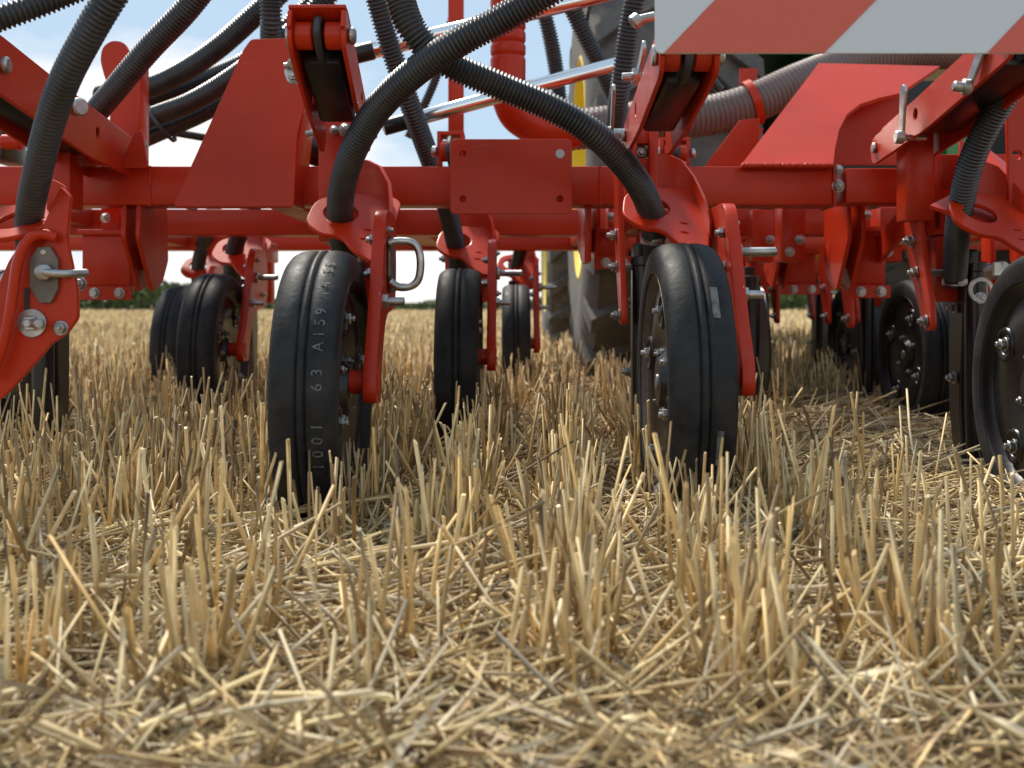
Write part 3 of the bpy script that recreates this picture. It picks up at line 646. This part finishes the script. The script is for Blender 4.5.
# second unit (left of middle)
LB, a, b, d, n = ulink(-.262, (1.50,.672), (1.72,.575), .078)
lever(Vector((-.262-.046,a.y,a.z)), Vector((-.262-.046,a.y,a.z))+d*.075-n*.012, 1, LB)
lp = part(MB().frame(pt(318,118,1.78), X_*.055, Y_*.04, Z_*-.20, .004), 'link_post', 'red', ang=50)
sub(MB().bolt(pt(345,130,1.775),-Y_,.009).bolt(pt(334,130,1.775),-Y_,.006), 'bolt', 'zinc', lp)
part(MB().cyl(pt(311,88,1.75),pt(316,136,1.75),.004,8).cyl(pt(306,134,1.75),pt(322,131,1.75),.005,8), 'lock_pin', 'zinc')
pl_ = pxplate('slotted_tab', [(283,70),(292,60),(306,68),(308,76),(300,84),(288,84)], 1.83, .004, D, 'zinc', rad=.008)
sub(MB().bolt(pt(294,76,1.828),-Y_,.009).cyl(pt(284,66,1.82),pt(300,63,1.82),.005,10,.001).cyl(pt(292,64,1.80),pt(296,62,1.84),.009,12,.002), 'bolt', 'zinc', pl_)
# third unit
LC_, a, b, d, n = ulink(.206, (1.30,.600), (1.66,.560), .070)
part(MB().frame(pt(627,128,1.76), X_*.016, Y_*.05, Z_*-.135, .003).frame(pt(650,128,1.76), X_*.014, Y_*.05, Z_*-.135, .003).frame(pt(636,128,1.775), X_*.025, Y_*.03, Z_*-.025, .002).frame(pt(636,158,1.775), X_*.025, Y_*.03, Z_*-.085, .002), 'link_post', 'red', ang=50)
part(MB().bolt(pt(641,153,1.80),-Y_,.010), 'bolt', 'zinc')
lv = lever(pt(642,48,1.48), pt(636,76,1.58), 1, LC_)
lv = lever(pt(612,90,1.66), pt(610,132,1.70), 1, LC_, .018)
part(MB().cyl(pt(607,134,1.70),pt(632,134,1.72),.0085,14,.001).cyl(pt(606,134,1.70),pt(612,134,1.70),.012,14,.002).new().cyl(pt(622,77,1.55),pt(640,76,1.55),.006,10,.001).cyl(pt(632,76,1.55),pt(640,76,1.55),.012,6,.001), 'lock_pin', 'zinc')
part(MB().cyl(pt(664,98,1.66),pt(674,98,1.66),.012,18,.003).new().cyl(pt(637,20,1.42),pt(655,16,1.42),.006,10,.001).cyl(pt(632,24,1.42),pt(640,18,1.42),.010,10,.002), 'pivot_pin', 'zinc')
# fourth unit, right
LD, a, b, d, n = ulink(.690, (1.45,.655), (1.96,.585), .085)
lever(pt(902,92,1.76), pt(900,138,1.78), 1, LD, .024); lever(pt(982,45,1.50), pt(966,88,1.54), 1, LD, .022)
part(MB().cyl(pt(899,137,1.77),pt(925,138,1.80),.0055,12,.001).cyl(pt(895,137,1.77),pt(904,137,1.77),.011,12,.002).new().cyl(pt(953,86,1.53),pt(972,88,1.53),.0075,12,.002).cyl(pt(962,87,1.53),pt(970,87,1.53),.0115,12,.002), 'lock_pin', 'zinc')
part(MB().frame(pt(906,120,1.86), X_*.048, Y_*.05, Z_*-.17, .004), 'link_post', 'red', ang=50)
part(MB().frame(pt(934,120,1.90), X_*.012, Y_*.12, Z_*-.19, .002), 'link_post', 'red', ang=50)
# first unit, left edge
LA, a, b, d, n = ulink(-.735, (1.50,.632), (2.06,.572), .080, h=.080)
part(MB().frame(pt(45,140,1.85), X_*.042, Y_*.06, Z_*-.115, .004), 'link_post', 'red', ang=50)
part(MB().cyl(pt(74,107,1.70),pt(82,107,1.69),.014,18,.003), 'pivot_pin', 'zinc')
up = pxplate('upright_bracket', [(100,60),(102,47),(112,40),(124,42),(129,52),(142,62),(143,166),(109,166),(110,92),(104,76)], 2.10, .012, D, rad=.010)
sub(MB().frame(pt(137,62,2.06), X_*.006, Y_*.05, Z_*-.20, .001), 'bracket_flange', 'red', up)
sub(MB().bolt(pt(141,146,2.05),-Y_,.011), 'bolt', 'zinc', up)
gus = pxplate('gusset', [(118,168),(135,132),(142,130),(148,168)], 1.97, .008, D, rad=.006)
part(MB().cyl(pt(15,103,1.95),pt(20,150,1.95),.006,10,.001), 'lock_pin', 'zinc')
part(MB().box(pt(-20,160,2.3),pt(28,120,2.42),.01), 'valve_block', 'black', ang=50)
part(MB().cyl(pt(2,142,1.9),pt(22,142,1.9),.013,16,.002), 'link_bush', 'red')

# big folded gussets standing on the front beam
g1 = pxplate('frame_gusset', [(173,206),(243,50),(251,39),(296,38),(312,55),(311,92),(303,110),(297,135),(294,206)], 1.915, .010, D, rad=[0,.02,.02,.01,.02,.03,.03,.05,0][0] or .006)
sub(MB().frame(pt(176,206,1.926), pt(245,50,1.926)-pt(176,206,1.926), Y_*.10, X_*.008, .001), 'gusset_flange', 'red', g1)
sub(MB().frame(pt(254,41,1.926), pt(294,41,1.926)-pt(254,41,1.926), Y_*.10, Z_*-.008, .001), 'gusset_flange', 'red', g1)
gp0 = pt(741,165,1.985); gn = Vector((1,0,0)).cross(pt(819,63,2.37)-pt(833,165,1.985))
gn = (pt(833,165,1.985)-gp0).cross(pt(819,63,2.37)-gp0)
def on_plane(px, py):
    e = Vector(((px-512)/F, 1, -(py-HY)/F)); c0 = Vector((0,0,CAMH)); return c0+e*((gp0-c0).dot(gn)/e.dot(gn))
def quad_sheet(ps, th, name, parent=D, m='red'):
    n_ = (ps[1]-ps[0]).cross(ps[-1]-ps[0]).normalized(); k = len(ps); vs = list(ps)+[p-n_*th for p in ps]
    fs = [tuple(range(k)), tuple(range(2*k-1,k-1,-1))]+[(i,(i+1)%k,(i+1)%k+k,i+k) for i in range(k)]
    mb = MB().add(vs, fs); return mb.build(name, M[m], parent, smooth=False)
g2 = quad_sheet([on_plane(*q) for q in ((741,165),(833,165),(835,148),(839,130),(847,114),(860,104),(878,98),(900,93),(940,66),(819,63))], .008, 'sloping_gusset')
quad_sheet([pt(741,167,1.99), pt(818,64,2.375), pt(818,90,2.375), pt(752,167,2.05)], .006, 'gusset_flange', g2)
part(MB().box(pt(560,90,2.72)-Vector((0,0,.0)), pt(1100,64,2.80), .006), 'frame_beam', 'red', ang=50) if False else None
pxplate('rear_web', [(834,165),(836,120),(862,100),(905,96),(905,165)], 2.36, .008, D, rad=.01)
sub(MB().frame(pt(294,205,1.927), pt(306,95,1.927)-pt(294,205,1.927), Y_*.10, X_*-.006, .001), 'gusset_flange', 'red', g1)
def weld(p0, p1, r, parent):
    p0 = Vector(p0); p1 = Vector(p1); n_ = max(6, int((p1-p0).length/.0018)); ps = [p0.lerp(p1, i/n_)+Vector((random.uniform(-1,1),random.uniform(-1,1),random.uniform(-1,1)))*r*.12 for i in range(n_+1)]
    sub(MB().sweep(ps, [r*(1+.10*math.sin(i*1.1)+random.uniform(-.10,.10)) for i in range(n_+1)], 8), 'weld_bead', 'red', parent, ang=80)
weld(pt(742,165.5,1.982), pt(832,165.5,1.982), .0045, g2); weld(pt(176,206,1.918), pt(292,206,1.918), .0035, g1)
for px_ in (150,375,600): weld(pt(px_,206,2.0), pt(px_,166,2.0), .0025, bm0)
# centre plate with four holes
cp = pxplate('mounting_plate', [(450,139),(572,139),(572,214),(450,214)], 1.90, .010, D, holes=[(463,154,.0058),(463,199,.0058),(560,199,.0058)], rad=.010)
sub(MB().cyl(pt(560,154,1.90)+Y_*.002,pt(560,154,1.90)-Y_*.002,.0080,20,.0008), 'plug', 'plug', cp)
sub(MB().box(pt(462,206,1.911),pt(560,146,1.985),.003), 'spacer_block', 'red', cp, ang=50)
# small clevises behind beam top
def clevis(px0, py0, px1, py1, Y):
    w_ = (px1-px0)/F*Y; h_ = (py1-py0)/F*Y; a = pt(px0,py1,Y); t = .007
    r_ = part(MB().frame(a, X_*t, Y_*.06, Z_*h_, .001).frame(a+X_*(w_-t), X_*t, Y_*.06, Z_*h_, .001).frame(a+X_*t+Z_*(h_-t), X_*(w_-2*t), Y_*.06, Z_*t, .001), 'clevis', 'red', ang=50)
    c = a+Z_*h_*.42+Y_*-.0
    sub(MB().cyl(c+X_*t,c+X_*(w_*.42),h_*.30,20,.002).cyl(c+X_*w_*.6,c+X_*(w_-t),h_*.30,20,.002), 'bush', 'red', r_)
    sub(MB().cyl(c-X_*.010,c,.010,16,.002).cyl(c+X_*w_,c+X_*(w_+.010),.009,16,.003), 'pivot_pin', 'zinc', r_)
    sub(MB().sweep(spline([c+X_*w_*.5+Z_*h_*.35-Y_*.01,c+X_*w_*.46-Y_*.028,c+X_*w_*.55-Z_*h_*.45-Y_*.01],.004),.006,10), 'rubber_loop', 'smooth_hose', r_)
clevis(660,137,690,165,2.02); clevis(437,131,464,166,2.02)
clevis(1000,66,1035,100,2.0)

# hanging tine brackets below the front beam ----------------------------------
def hanger(px, py0, py1, Y, side=1, w=.095, hexa=True):
    """welded bracket: box body under the beam, two-bolt foot plate and hexagon side plate"""
    c = pt(px, py0, Y); zb = pt(px, py1, Y).z; x0 = c.x-w/2; x1 = c.x+w/2
    r_ = part(MB().box((x0,Y+.01,zb+.030),(x1,Y+.12,c.z-.045),.008).box((x0-.004,Y-.004,c.z-.055),(x1+.004,Y+.12,c.z-.045),.002).box((x0+.03,Y+.03,c.z-.045),(x1-.03,Y+.09,c.z+.02),.003), 'tine_bracket', 'red', ang=50)
    q = plate_mesh('foot_plate', rounded([(x0-.002,zb+.006),(x1+.005,zb+.006),(x1+.005,zb+.032),(x0-.002,zb+.032)],.004), [], (0,Y+.006,0), (1,0,0), (0,0,1), .008, M['red'], .001)
    fp = place('foot_plate', q, r_, )
    sub(MB().bolt((x0+w*.32,Y-.002,zb+.019),-Y_,.0088,stud=False).bolt((x0+w*.82,Y-.002,zb+.019),-Y_,.0088,stud=False).bolt((x0+w*.5,Y+.008,c.z-.022),-Y_,.008), 'bracket_bolt', 'zinc', r_)
    if hexa:
        xs = x1+.02 if side > 0 else x0-.03
        zt = c.z+.02; zm = (c.z*.45+zb*.55)
        hx = plate_mesh('hexagon_plate', rounded([(Y-.02,zb+.02),(Y+.035,zb+.04),(Y+.07,zm),(Y+.06,zt),(Y-.09,zt),(Y-.10,zm+.035)],.008), [], (xs,0,0), (0,1,0), (0,0,1), .008, M['red'], .0015)
        place('hexagon_plate', hx, r_)
        hx2 = plate_mesh('hexagon_plate', rounded([(Y-.02,zb+.02),(Y+.035,zb+.04),(Y+.07,zm),(Y+.06,zt),(Y-.09,zt),(Y-.10,zm+.035)],.008), [], (xs+.026,0,0), (0,1,0), (0,0,1), .008, M['red'], .0015)
        place('hexagon_plate', hx2, r_)
        sub(MB().box((min(xs,x1)-.001,Y+.02,zm-.02),(xs+.027,Y+.05,zm+.03),.002), 'spacer', 'red', r_)
    return r_
hanger(104,206,303,2.10,1)
hanger(868,204,301,2.20,-1,.080)
hanger(612,206,272,2.25,-1,.07)
hanger(800,232,297,2.75,-1,.09)
hanger(763,236,296,3.2,-1,.09)
hanger(1060,204,301,2.20,-1,.080)
for (px,Y) in ((848,2.4),(775,3.0),(826,2.9)):
    x_ = pt(px,0,Y).x
    m_ = yz_plate('tine_strut', [(Y-.02,.255),(Y+.015,.255),(Y+.05,.33),(Y+.08,.47),(Y-.02,.47),(Y-.01,.36)], x_, .010, M['red'], rad=.014)
    o = place('tine_strut', m_, D); sub(MB().bolt((x_,Y,.275),-X_,.009).bolt((x_,Y+.02,.35),-X_,.009), 'strut_bolt', 'zinc', o)
# fore link from the right strut to the bracket
part(MB().frame(pt(872,268,2.25), pt(906,232,1.98)-pt(872,268,2.25), X_*.010, Z_*.055, .002), 'brace', 'red', ang=50)
part(MB().frame(pt(690,218,2.2), pt(800,196,2.1)-pt(690,218,2.2), Y_*.01, Z_*.03, .002), 'brace', 'red', ang=50)
part(MB().frame(pt(640,232,2.05), X_*.02, Y_*.05, Z_*.05, .002).new().frame(pt(585,262,2.02), X_*.012, Y_*.10, Z_*.11, .002), 'brace', 'red', ang=50)
for X0, Y0 in ((1.06,2.42),(1.13,3.05),(.66,3.0)):
    part(MB().lathe((X0,Y0,.19),X_,[(0,.02),(.001,.176),(.005,.178),(.006,.05),(.016,.045),(.018,.02)],48), 'coulter_disc', 'black')
    part(MB().frame((X0-.02,Y0-.03,.20), X_*.012, Y_*.05, Z_*.28, .003), 'disc_arm', 'red', ang=50)
for px_, Y0 in ((752,2.5),(782,2.3),(715,2.4),(880,2.4)):
    part(MB().frame(pt(px_,262,Y0), X_*.05, Y_*.07, Z_*.12, .006), 'tine_mount', 'red', ang=50)
    part(MB().bolt(pt(px_+8,252,Y0),-Y_,.009).bolt(pt(px_+18,240,Y0),-Y_,.009), 'mount_bolt', 'zinc')
for X0, Y0 in ((1.02,3.15),(.60,2.7)):
    tn = place('tine', me_blade, D, (X0,Y0-.345,0)); place('seed_tube', me_tube, tn)
# dark parts ahead at the right (packer roller end)
part(MB().cyl(pt(735,315,3.4),pt(762,315,3.4),.11,32,.01), 'packer_roller', 'rubber')

# left edge arm with hub plate and lever ---------------------------------------
YA = 1.30
la = pxplate('coulter_arm', [(70,196),(66,240),(77,292),(77,318),(66,334),(50,344),(44,352),(30,368),(5,395),(-30,420),(-30,330),(-8,300),(8,262),(22,240),(40,232),(52,205),(60,186)], YA, .010, D, rad=[.004,.01,.02,.012,.012,.01,.01,.01,.01,0,0,.02,.02,.02,.008,.01,.004][0])
sub(MB().sweep(spline([pt(56,238,YA-.008),pt(42,234,YA-.012),pt(28,240,YA-.016),pt(18,262,YA-.018),pt(12,300,YA-.018),pt(4,340,YA-.018),pt(-12,385,YA-.018)],.006),.0065,8), 'arm_edge', 'red', la, ang=80)
oc = [(46+14*c_, 275+28*s_) for c_, s_ in ((-.45,-1),(.45,-1),(1,-.55),(1,.5),(.5,1),(-.3,1),(-1,.45),(-1,-.55))]
ap = place('adjuster_plate', plate_mesh('adjuster_plate', [(pt(a_,b_,YA).x,pt(a_,b_,YA).z) for a_,b_ in oc], [], (0,YA-.001,0),(1,0,0),(0,0,1),.006,M['steel'],.001), la)
sub(MB().cyl(pt(43,272,YA-.006),pt(43,272,YA-.022),.010,18,.002).sweep([pt(43,272,YA-.018),pt(50,273,YA-.020),pt(62,274,YA-.012),pt(86,273,YA+.02)],.0050,12).cyl(pt(43,252,YA-.007),pt(43,252,YA-.009),.003,8), 'depth_handle', 'zinc', la, ang=60)
sub(MB().bolt(pt(33,323,YA),-Y_,.0105).new().cyl(pt(33,323,YA)-Y_*.0005,pt(33,323,YA)-Y_*.0042,.017,24,.0006).new().cyl(pt(33,323,YA-.01),pt(39,324,YA-.034),.0055,12,.001).bolt(pt(61,328,YA),-Y_,.0075).bolt(pt(80,284,YA+.15),-Y_,.008), 'arm_bolt', 'zinc', la)
part(MB().box(pt(24,318,YA-.0015),pt(30,288,YA+.001),.0005), 'arm_slot', 'dark')
cw = place('hose_bracket', plate_mesh('hose_bracket', rounded([(-.085,-.05),(.0,-.055),(.025,-.03),(.035,.03),(.01,.055),(-.08,.05)],.03), [circle(-.02,.0,.026,28)], pt(35,222,1.33), (1,0,.14),(0,1,.55),.007,M['red'],.0018), D)
place('bracket_web', plate_mesh('bracket_web', rounded([(pt(a_,b_,1.34).x,pt(a_,b_,1.34).z) for a_,b_ in ((38,234),(64,196),(64,186),(50,178),(46,186),(44,222))],.006), [], (0,1.352,0),(1,0,0),(0,0,1),.008,M['red'],.001), cw)
tA = place('tine', me_blade, D, (-.80,1.56,0)); place('seed_tube', me_tube, tA)

# --- right edge panels --------------------------------------------------------
pr = pxplate('side_panel', [(1006,60),(1090,60),(1090,250),(1040,232),(1010,232)], 1.75, .010, D, holes=[(1017,155,.008),(1015,206,.008)], rad=.006)
part(MB().frame(pt(938,188,1.95), X_*.16, Y_*.03, Z_*.06, .003), 'cross_tube', 'red', ang=50)
quad_sheet([pt(930,205,1.75), pt(1060,250,1.68), pt(1060,205,1.85), pt(990,150,1.92), pt(960,140,1.92), pt(960,190,1.86)], .006, 'bracket_web')
part(MB().cyl(pt(990,272,1.7),pt(1004,268,1.66),.012,14,.002).cyl(pt(998,262,1.66),pt(998,276,1.66),.008,6,.001).bolt(pt(980,298,1.75),-Y_,.008).ring(pt(981,290,1.74),-Y_,[(-.002,.014),(.002,.014),(.002,.020),(-.002,.020)],20), 'wing_nut', 'zinc')

# --- warning board -------------------------------------------------------------
YB = 1.12
bd = pxplate('warning_board', [(655,-90),(1150,-90),(1150,53.5),(655,53.5)], YB, .003, D, 'white', rad=.007)
def stripe(pts_):
    o_ = place('red_stripe', plate_mesh('red_stripe', [(pt(a_,b_,YB).x,pt(a_,b_,YB).z) for a_,b_ in pts_], [], (0,YB-.0005,0),(1,0,0),(0,0,1),.0008,M['bred'],.0001), bd)
stripe([(664,53),(800,-89),(963,-89),(824,53)]); stripe([(987,53),(1122,-89),(1149,-89),(1149,53)])
sub(MB().box(pt(657,50,YB+.0035),pt(1150,40,YB+.016),.001), 'board_rail', 'dark', bd)

# --- rods, pipes ------------------------------------------------------------------
def rod(p0, p1, Y0, Y1, r, m='chrome', name='cylinder_rod', end=None):
    a = pt(*p0,Y0); b = pt(*p1,Y1); o_ = part(MB().cyl(a,b,r,28,.001), name, m, ang=60)
    if end: dd = (b-a).normalized(); sub(MB().cyl(a-dd*.03,a+dd*end,r*1.12,28,.002), 'end_collar', 'black', o_)
    return o_
rod((362,53),(640,-14),2.30,2.36,.0175,end=.025)
rod((397,124),(620,63),2.30,2.40,.0155,end=.028)
part(MB().box(pt(448,166,2.45),pt(464,-60,2.49),.004), 'upright_bar', 'red', ang=50)
part(MB().cyl(pt(464,72,2.47),pt(494,72,2.5),.006,10), 'pipe_stay', 'red')
# ringed red pipe with elbow
pp = [pt(508,y_,2.55) for y_ in (-70,-30,0,30,60,84)]+[pt(510,100,2.55),pt(518,116,2.56),pt(536,127,2.58),pt(560,131,2.60),pt(575,131,2.62)]
ps_ = spline(pp,.006); rads=[]
for p_ in ps_:
    zpx = HY-(p_.z-CAMH)*F/p_.y; g = (zpx+200) % 13.5
    rads.append(.041-(.004 if (g < 2.2 and zpx < 92) else 0))
part(MB().sweep(ps_, rads, 32), 'seed_pipe', 'red', ang=60)
ph = part(hose_mb([pt(560,131,2.64),pt(600,127,2.66),pt(650,120,2.7),pt(700,117,2.72),pt(750,104,2.74),pt(800,82,2.78),pt(850,64,2.84),pt(910,52,2.9),pt(960,50,2.95)], .050, .0125, 28, .15), 'clear_seed_hose', 'pink', ang=80)
sub(MB().ring(pt(752,103,2.74), pt(760,100,2.74)-pt(744,106,2.74), [(-.010,.051),(-.010,.058),(.010,.058),(.010,.051)], 32).frame(pt(737,160,2.70), pt(752,128,2.72)-pt(737,160,2.70), X_*.03, Y_*.012, .002).frame(pt(740,88,2.78), X_*.045, Y_*.01, Z_*.05, .002), 'hose_holder', 'red', ph)
pxplate('frame_tab', [(705,166),(740,120),(760,118),(758,166)], 2.60, .008, D, rad=.004)
pxplate('frame_tab', [(545,166),(560,130),(590,118),(612,140),(612,166)], 2.55, .008, D, rad=.004) if False else None
# --- hoses -------------------------------------------------------------------------
def hose(ctrl, r, pitch=.0057, seg=14, name='seed_hose', m='hose'):
    return part(hose_mb([pt(*c) for c in ctrl], r, pitch, seg), name, m, ang=80)
hose([(140,-45,1.12),(112,-5,1.13),(88,35,1.15),(64,82,1.18),(48,130,1.22),(36,180,1.27),(30,212,1.31),(29,240,1.36),(34,280,1.5)], .0165, seg=18)
hose([(-40,32,1.25),(0,18,1.25),(40,4,1.26),(90,-16,1.28)], .0150, seg=16)
hose([(225,-40,1.80),(186,10,1.84),(150,48,1.88),(118,86,1.92),(92,118,1.96),(75,150,2.0)], .0215, .0066, seg=16)
hose([(310,-35,2.45),(258,12,2.5),(215,50,2.55),(175,76,2.6),(140,90,2.64),(100,96,2.7)], .0260, .0078)
hose([(345,-30,2.6),(290,25,2.62),(245,62,2.65),(200,82,2.7),(160,96,2.72),(120,112,2.74)], .0250, .0078)
hose([(335,-12,2.3),(295,30,2.32),(240,72,2.4),(195,100,2.45),(160,114,2.5),(120,128,2.6)], .0225, .0075)
h7 = hose([(330,0,2.42),(300,38,2.44),(250,84,2.48),(205,112,2.52),(165,130,2.58),(120,150,2.66)], .0205, .0070)
hose([(270,-40,2.2),(271,0,2.2),(271,45,2.25),(270,120,2.5),(258,190,2.62),(246,218,2.74),(236,244,2.80),(232,270,2.86),(236,300,2.95)], .0225, .0075)
hose([(222,180,3.2),(212,215,3.36),(203,245,3.46),(198,270,3.53),(200,300,3.62)], .0225, .0080, 12)
hB = hose([(600,-45,1.40),(548,-8,1.42),(500,20,1.44),(452,46,1.46),(408,78,1.50),(374,114,1.55),(352,154,1.60),(342,190,1.66),(340,215,1.705),(342,240,1.76),(350,262,1.82)], .0205, seg=18)
hC = hose([(398,-45,1.50),(400,-5,1.50),(414,32,1.50),(446,62,1.52),(500,86,1.54),(552,108,1.56),(594,134,1.58),(624,164,1.62),(643,192,1.66),(652,218,1.71),(656,250,1.77),(658,275,1.83)], .0205, seg=18)
hose([(366,-40,2.1),(378,5,2.12),(392,52,2.15),(412,110,2.2),(432,165,2.28),(446,205,2.36),(456,248,2.44),(459,285,2.55)], .0215, .0072)
hose([(463,-10,2.7),(452,20,2.7),(435,80,2.72),(408,138,2.75)], .0120, .0075, 12)
hose([(530,-30,2.9),(546,20,2.9),(556,70,2.95),(560,120,3.0),(552,170,3.2),(535,215,3.4),(523,242,3.5),(514,275,3.60)], .0215, .0080)
hose([(560,-20,2.75),(580,25,2.75),(598,62,2.78),(618,105,2.82),(640,140,2.85)], .0230, .0080)
hose([(640,-40,1.95),(634,0,1.95),(627,40,1.97),(620,90,2.0),(612,150,2.1)], .0190, .0068)
hose([(655,-30,2.5),(668,10,2.5),(690,50,2.55),(720,90,2.6)], .0120, .007, 12)
hD = hose([(1110,0,1.55),(1060,30,1.58),(1020,76,1.62),(992,118,1.66),(972,160,1.70),(962,200,1.74),(957,235,1.78),(955,275,1.84)], .0200, seg=18)
for i in range(3):
    part(MB().sweep(spline([pt(660+i*9,30,3.0),pt(690+i*9,72-i*3,3.0),pt(725+i*7,98,3.05),pt(765,112,3.1)],.01),.009,10), 'hydraulic_line', 'smooth_hose', ang=80)
def clamp(hx, p, dd, r, m='zinc'):
    sub(MB().ring(Vector(p), dd, [(-.005,r),(-.005,r+.002),(.005,r+.002),(.005,r)], 26).box(Vector(p)+Vector((-.008,-r-.008,-.005)),Vector(p)+Vector((.008,-r,.005)),.001), 'hose_clamp', m, hx)
clamp(hC, pt(655,240,1.75), (0,.2,-1), .0212); clamp(hD, pt(956,285-3,1.86), (0,.1,-1), .0208)
clamp(hB, pt(349,258,1.81), (0,.2,-1), .0212)
part(MB().cyl(pt(955,282,1.86),pt(955,268,1.84),.0195,20,.001), 'seed_tube', 'black')
sub(MB().ring(pt(162,124,2.52),(1,0,.7),[(-.004,.046),(-.004,.049),(.004,.049),(.004,.046)],24), 'cable_tie', 'smooth_hose', h7)
part(MB().cyl(pt(160,130,2.7),pt(208,138,2.7),.010,14,.001), 'stay_rod', 'dark')
part(MB().cyl(pt(296,145,2.2),pt(345,160,2.2),.030,18,.003), 'hydraulic_cylinder', 'black')

# ------------------------------------------------------------------ tractor ahead
tr = link(bpy.data.objects.new('tractor', None)); tr.location = (1.4, 5.4, 0)
tag(tr, 'green and yellow farm tractor with dusty lugged tyres ahead of the drill', 'tractor')
def big_wheel(X, Y, Rr, wd, rimr, nl):
    hw = wd/2; prof = [(-hw,rimr),(-hw*1.06,rimr+(Rr-rimr)*.45),(-hw,Rr-.09),(-hw*.9,Rr-.05),(-hw*.5,Rr-.035),(hw*.5,Rr-.035),(hw*.9,Rr-.05),(hw,Rr-.09),(hw*1.06,rimr+(Rr-rimr)*.45),(hw,rimr)]
    mb = MB().ring((0,0,0), X_, prof, 72)
    for s in (-1,1):
        for k in range(nl):
            a0 = 2*math.pi*(k+(.5 if s > 0 else 0))/nl; vs=[]
            for (x_, da, r0, r1, hw_) in ((.01*s,0,Rr-.045,Rr,.028),(s*hw*.55,.09,Rr-.05,Rr-.003,.030),(s*hw*.98,.20,Rr-.075,Rr-.015,.036),(s*hw*1.05,.235,Rr-.16,Rr-.12,.038)):
                for dd in (-1,1):
                    for rr in (r0,r1):
                        a_ = a0+da+dd*hw_/Rr; vs.append((x_, rr*math.cos(a_), rr*math.sin(a_)))
            fs=[]
            for i in range(3):
                b_=i*4; c_=b_+4; fs += [(b_,b_+1,c_+1,c_),(b_+2,c_+2,c_+3,b_+3),(b_+1,b_+3,c_+3,c_+1),(b_,c_,c_+2,b_+2)]
            fs += [(0,2,3,1),(12,13,15,14)]; mb.add(vs,fs)
    t_ = mb.build('wheel', M['ttyre'], tr, (X,Y,Rr), ang=30)
    sub(MB().ring((0,0,0),X_,[(-hw*1.0,rimr+.012),(-hw*1.02,rimr),(-hw*.9,rimr-.03),(-hw*.3,rimr-.06),(-hw*.25,.16),(-hw*.5,.12),(-hw*.5,.02),(hw*.5,.02),(hw*.5,.12),(hw*.25,.16),(hw*.3,rimr-.06),(hw*.9,rimr-.03),(hw*1.02,rimr),(hw,rimr+.012)],64), 'rim', 'yellow', t_, ang=40)
    return t_
big_wheel(.53,4.25,.83,.54,.42,20); big_wheel(2.35,4.25,.83,.54,.42,20)
big_wheel(.42,6.9,.72,.42,.46,20); big_wheel(2.2,6.9,.72,.42,.46,20)
ch = MB().box((.95,3.95,.62),(1.9,4.7,1.12),.05).box((1.12,4.6,.6),(1.72,7.4,1.2),.06).box((.55,4.15,.86),(2.35,4.45,1.04),.04); part(ch, 'chassis', 'dark', tr, ang=50)
part(MB().box((1.05,6.0,1.15),(1.75,7.9,1.75),.12), 'bonnet', 'green', tr, ang=50)
part(MB().box((.85,4.2,1.3),(1.95,5.9,1.5),.06).box((.30,3.72,1.92),(.86,5.0,1.98),.02).box((2.05,3.72,1.92),(2.6,5.0,1.98),.02), 'fender', 'green', tr, ang=50)
part(MB().box(pt(946,178,3.7),pt(963,125,3.9),.02), 'lift_arm', 'green', tr, ang=50)
part(MB().box((.95,4.3,1.5),(1.85,5.8,2.7),.08), 'cab', 'dark', tr, ang=50)
print('built', len(bpy.data.objects))
